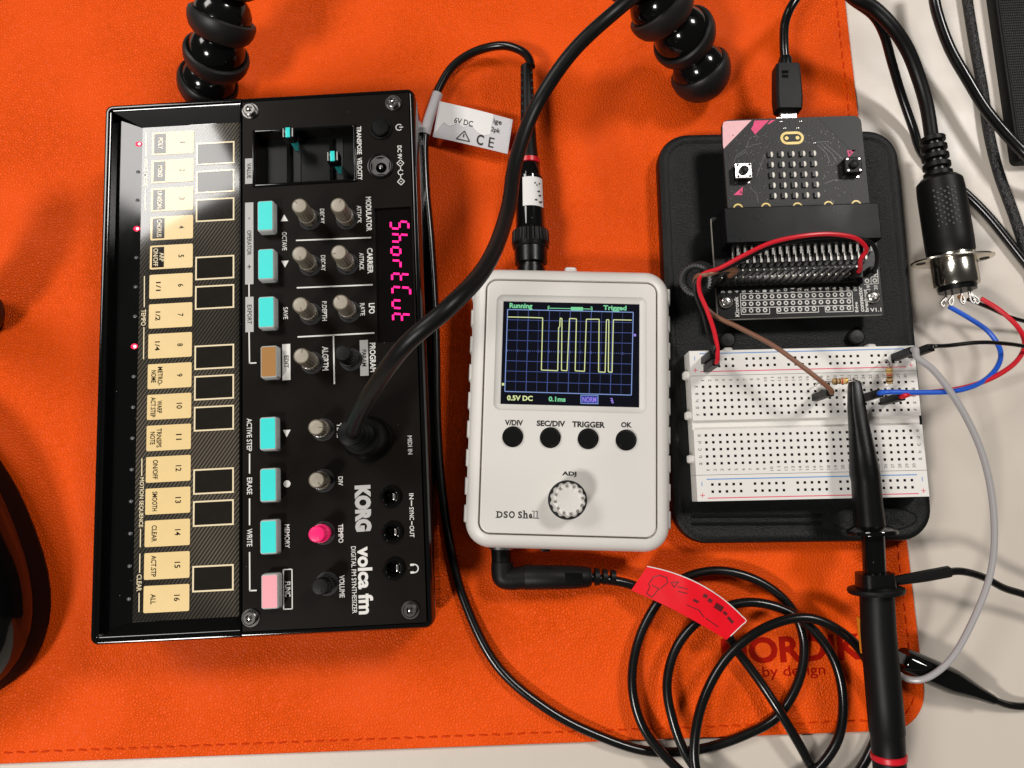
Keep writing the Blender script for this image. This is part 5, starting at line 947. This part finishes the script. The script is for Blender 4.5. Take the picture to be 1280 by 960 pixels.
# mesh-covered box at the desk's back corner
e0_, e1_ = W(1245, 0, 6), W(1274, 200, 6); ea = math.atan2((e0_ - e1_).y, (e0_ - e1_).x) - math.pi / 2
X = Frame('mesh_box', 'black box with a woven mesh top at the edge of the desk', 'box', e1_.x, e1_.y, 0.02, ea)
mb = MB(); mb.rr(40, 50, 80, 100, 2, [(0, 0), (0, 4.9), (.4, 5.5), (.9, 5.7)], 4); mb.build('box_body', BLACKM, X)
mb = MB()
for k in range(46): mb.obox((1.2 + k * .85, 1.2, 5.8), (1.2 + k * .85, 98, 5.8), .38, .35)
for k in range(85): mb.obox((1.2, 1.6 + k * 1.13, 5.95), (40, 1.6 + k * 1.13, 5.95), .42, .3)
mb.build('woven_mesh', GRILLE, X, smooth=False, kind='stuff')

# ================================================================== flexible tripod legs
def leg(label, pts, R, grp=None):
    c = [W(*p) for p in pts]; fr = Frame('tripod_leg', label, 'tripod leg', c[0].x, c[0].y, 2.02)
    for i, p in enumerate(c):
        a = (c[i + 1] - p).normalized() if i + 1 < len(c) else (p - c[i - 1]).normalized()
        n = 10; prof = [(-R * .9 * math.cos(math.pi * k / n), R * .9 * math.sin(math.pi * k / n)) for k in range(n + 1)]; prof[0] = (prof[0][0], 0); prof[-1] = (prof[-1][0], 0)
        mb = MB(); mb.lathe(prof, p, a, 36); bl = mb.build('ball', BALLM, fr, world=True)
        off = -.18 * R
        if i == 0: prof = [(-R, 0)] + [(-R * math.cos(math.pi / 2 * k / 8) + 0, R * math.sin(math.pi / 2 * k / 8)) for k in range(1, 9)] + [(R * .12, R * .99), (R * .2, R * .94), (R * .2, R * .85)]
        else: prof = [(off - R * .45, R * .78), (off - R * .30, R * .93), (off - R * .1, R * 1.02), (off + R * .1, R * 1.05), (off + R * .22, R * 1.03), (off + R * .27, R * .96), (off + R * .22, R * .86)]
        mb = MB(); mb.lathe(prof, p, a, 40); mb.build('rubber_foot' if i == 0 else 'rubber_ring', RUBBER, fr, world=True)
        # narrow neck into the next socket
        if i + 1 < len(c): mb = MB(); mb.lathe([(R * .8, R * .5), ((c[i + 1] - p).length - R * .7, R * .55)], p, a, 20); mb.build('neck', BALLM, fr, world=True)
leg('ball-jointed tripod leg standing behind the synthesizer', [(260, 103, 13.8), (271, 66, 27), (278, 22, 40), (290, -40, 50), (312, -120, 64)], 11.7)
leg('ball-jointed tripod leg standing between the usb and thick black cables', [(875, 89, 14), (853, 44, 26), (824, 8, 40), (792, -40, 50), (755, -110, 64)], 11.9)
leg('ball-jointed tripod leg beside the computer mouse', [(-34, 390, 12.6), (-60, 372, 26), (-95, 350, 40), (-140, 322, 54)], 10.5)

# ================================================================== computer mouse
q0 = W(-87, 694, 12); Q = Frame('computer_mouse', 'glossy black computer mouse on the orange mat', 'mouse', q0.x, q0.y, 2.02, math.radians(15))
def mring(s, z, n=48, dx=0):
    out = []
    for k in range(n):
        a = 2 * math.pi * k / n; ca, sn = math.cos(a), math.sin(a); y = math.copysign(abs(sn) ** .86, sn) * 56 * s; x = math.copysign(abs(ca) ** .86, ca) * 35.5 * s
        x *= 1 - .30 * (y / 56) - .08 * math.cos(y / 56 * 3.1) * 0; out.append((x + dx, y - 2 * (1 - s), z))
    return out
mb = MB(); mb.loft([mring(.93, 0), mring(.955, .8), mring(.965, 2.4), mring(.94, 2.6)]); mb.build('base', BLACKM, Q)
mb = MB(); mb.loft([mring(.94, 2.65), mring(.99, 4), mring(1.0, 8), mring(.975, 13)], cap1=False); mb.build('side_grip', mat('dull_mouse_side', (.004, .004, .004), .5, spec=.06), Q)
mb = MB(); mb.loft([mring(.972, 13), mring(.975, 13.4), mring(.95, 18), mring(.89, 24), mring(.80, 29), mring(.66, 33), mring(.48, 35.8), mring(.28, 37.4), mring(.1, 38)]); mb.build('shell', GLOSS, Q)
mb = MB(); mb.lathe([(-3.2, 8), (-3, 9.5), (3, 9.5), (3.2, 8)], (-3, 30, 26.5), (1, 0, 0), 28); mb.build('scroll_wheel', RUBBER, Q)
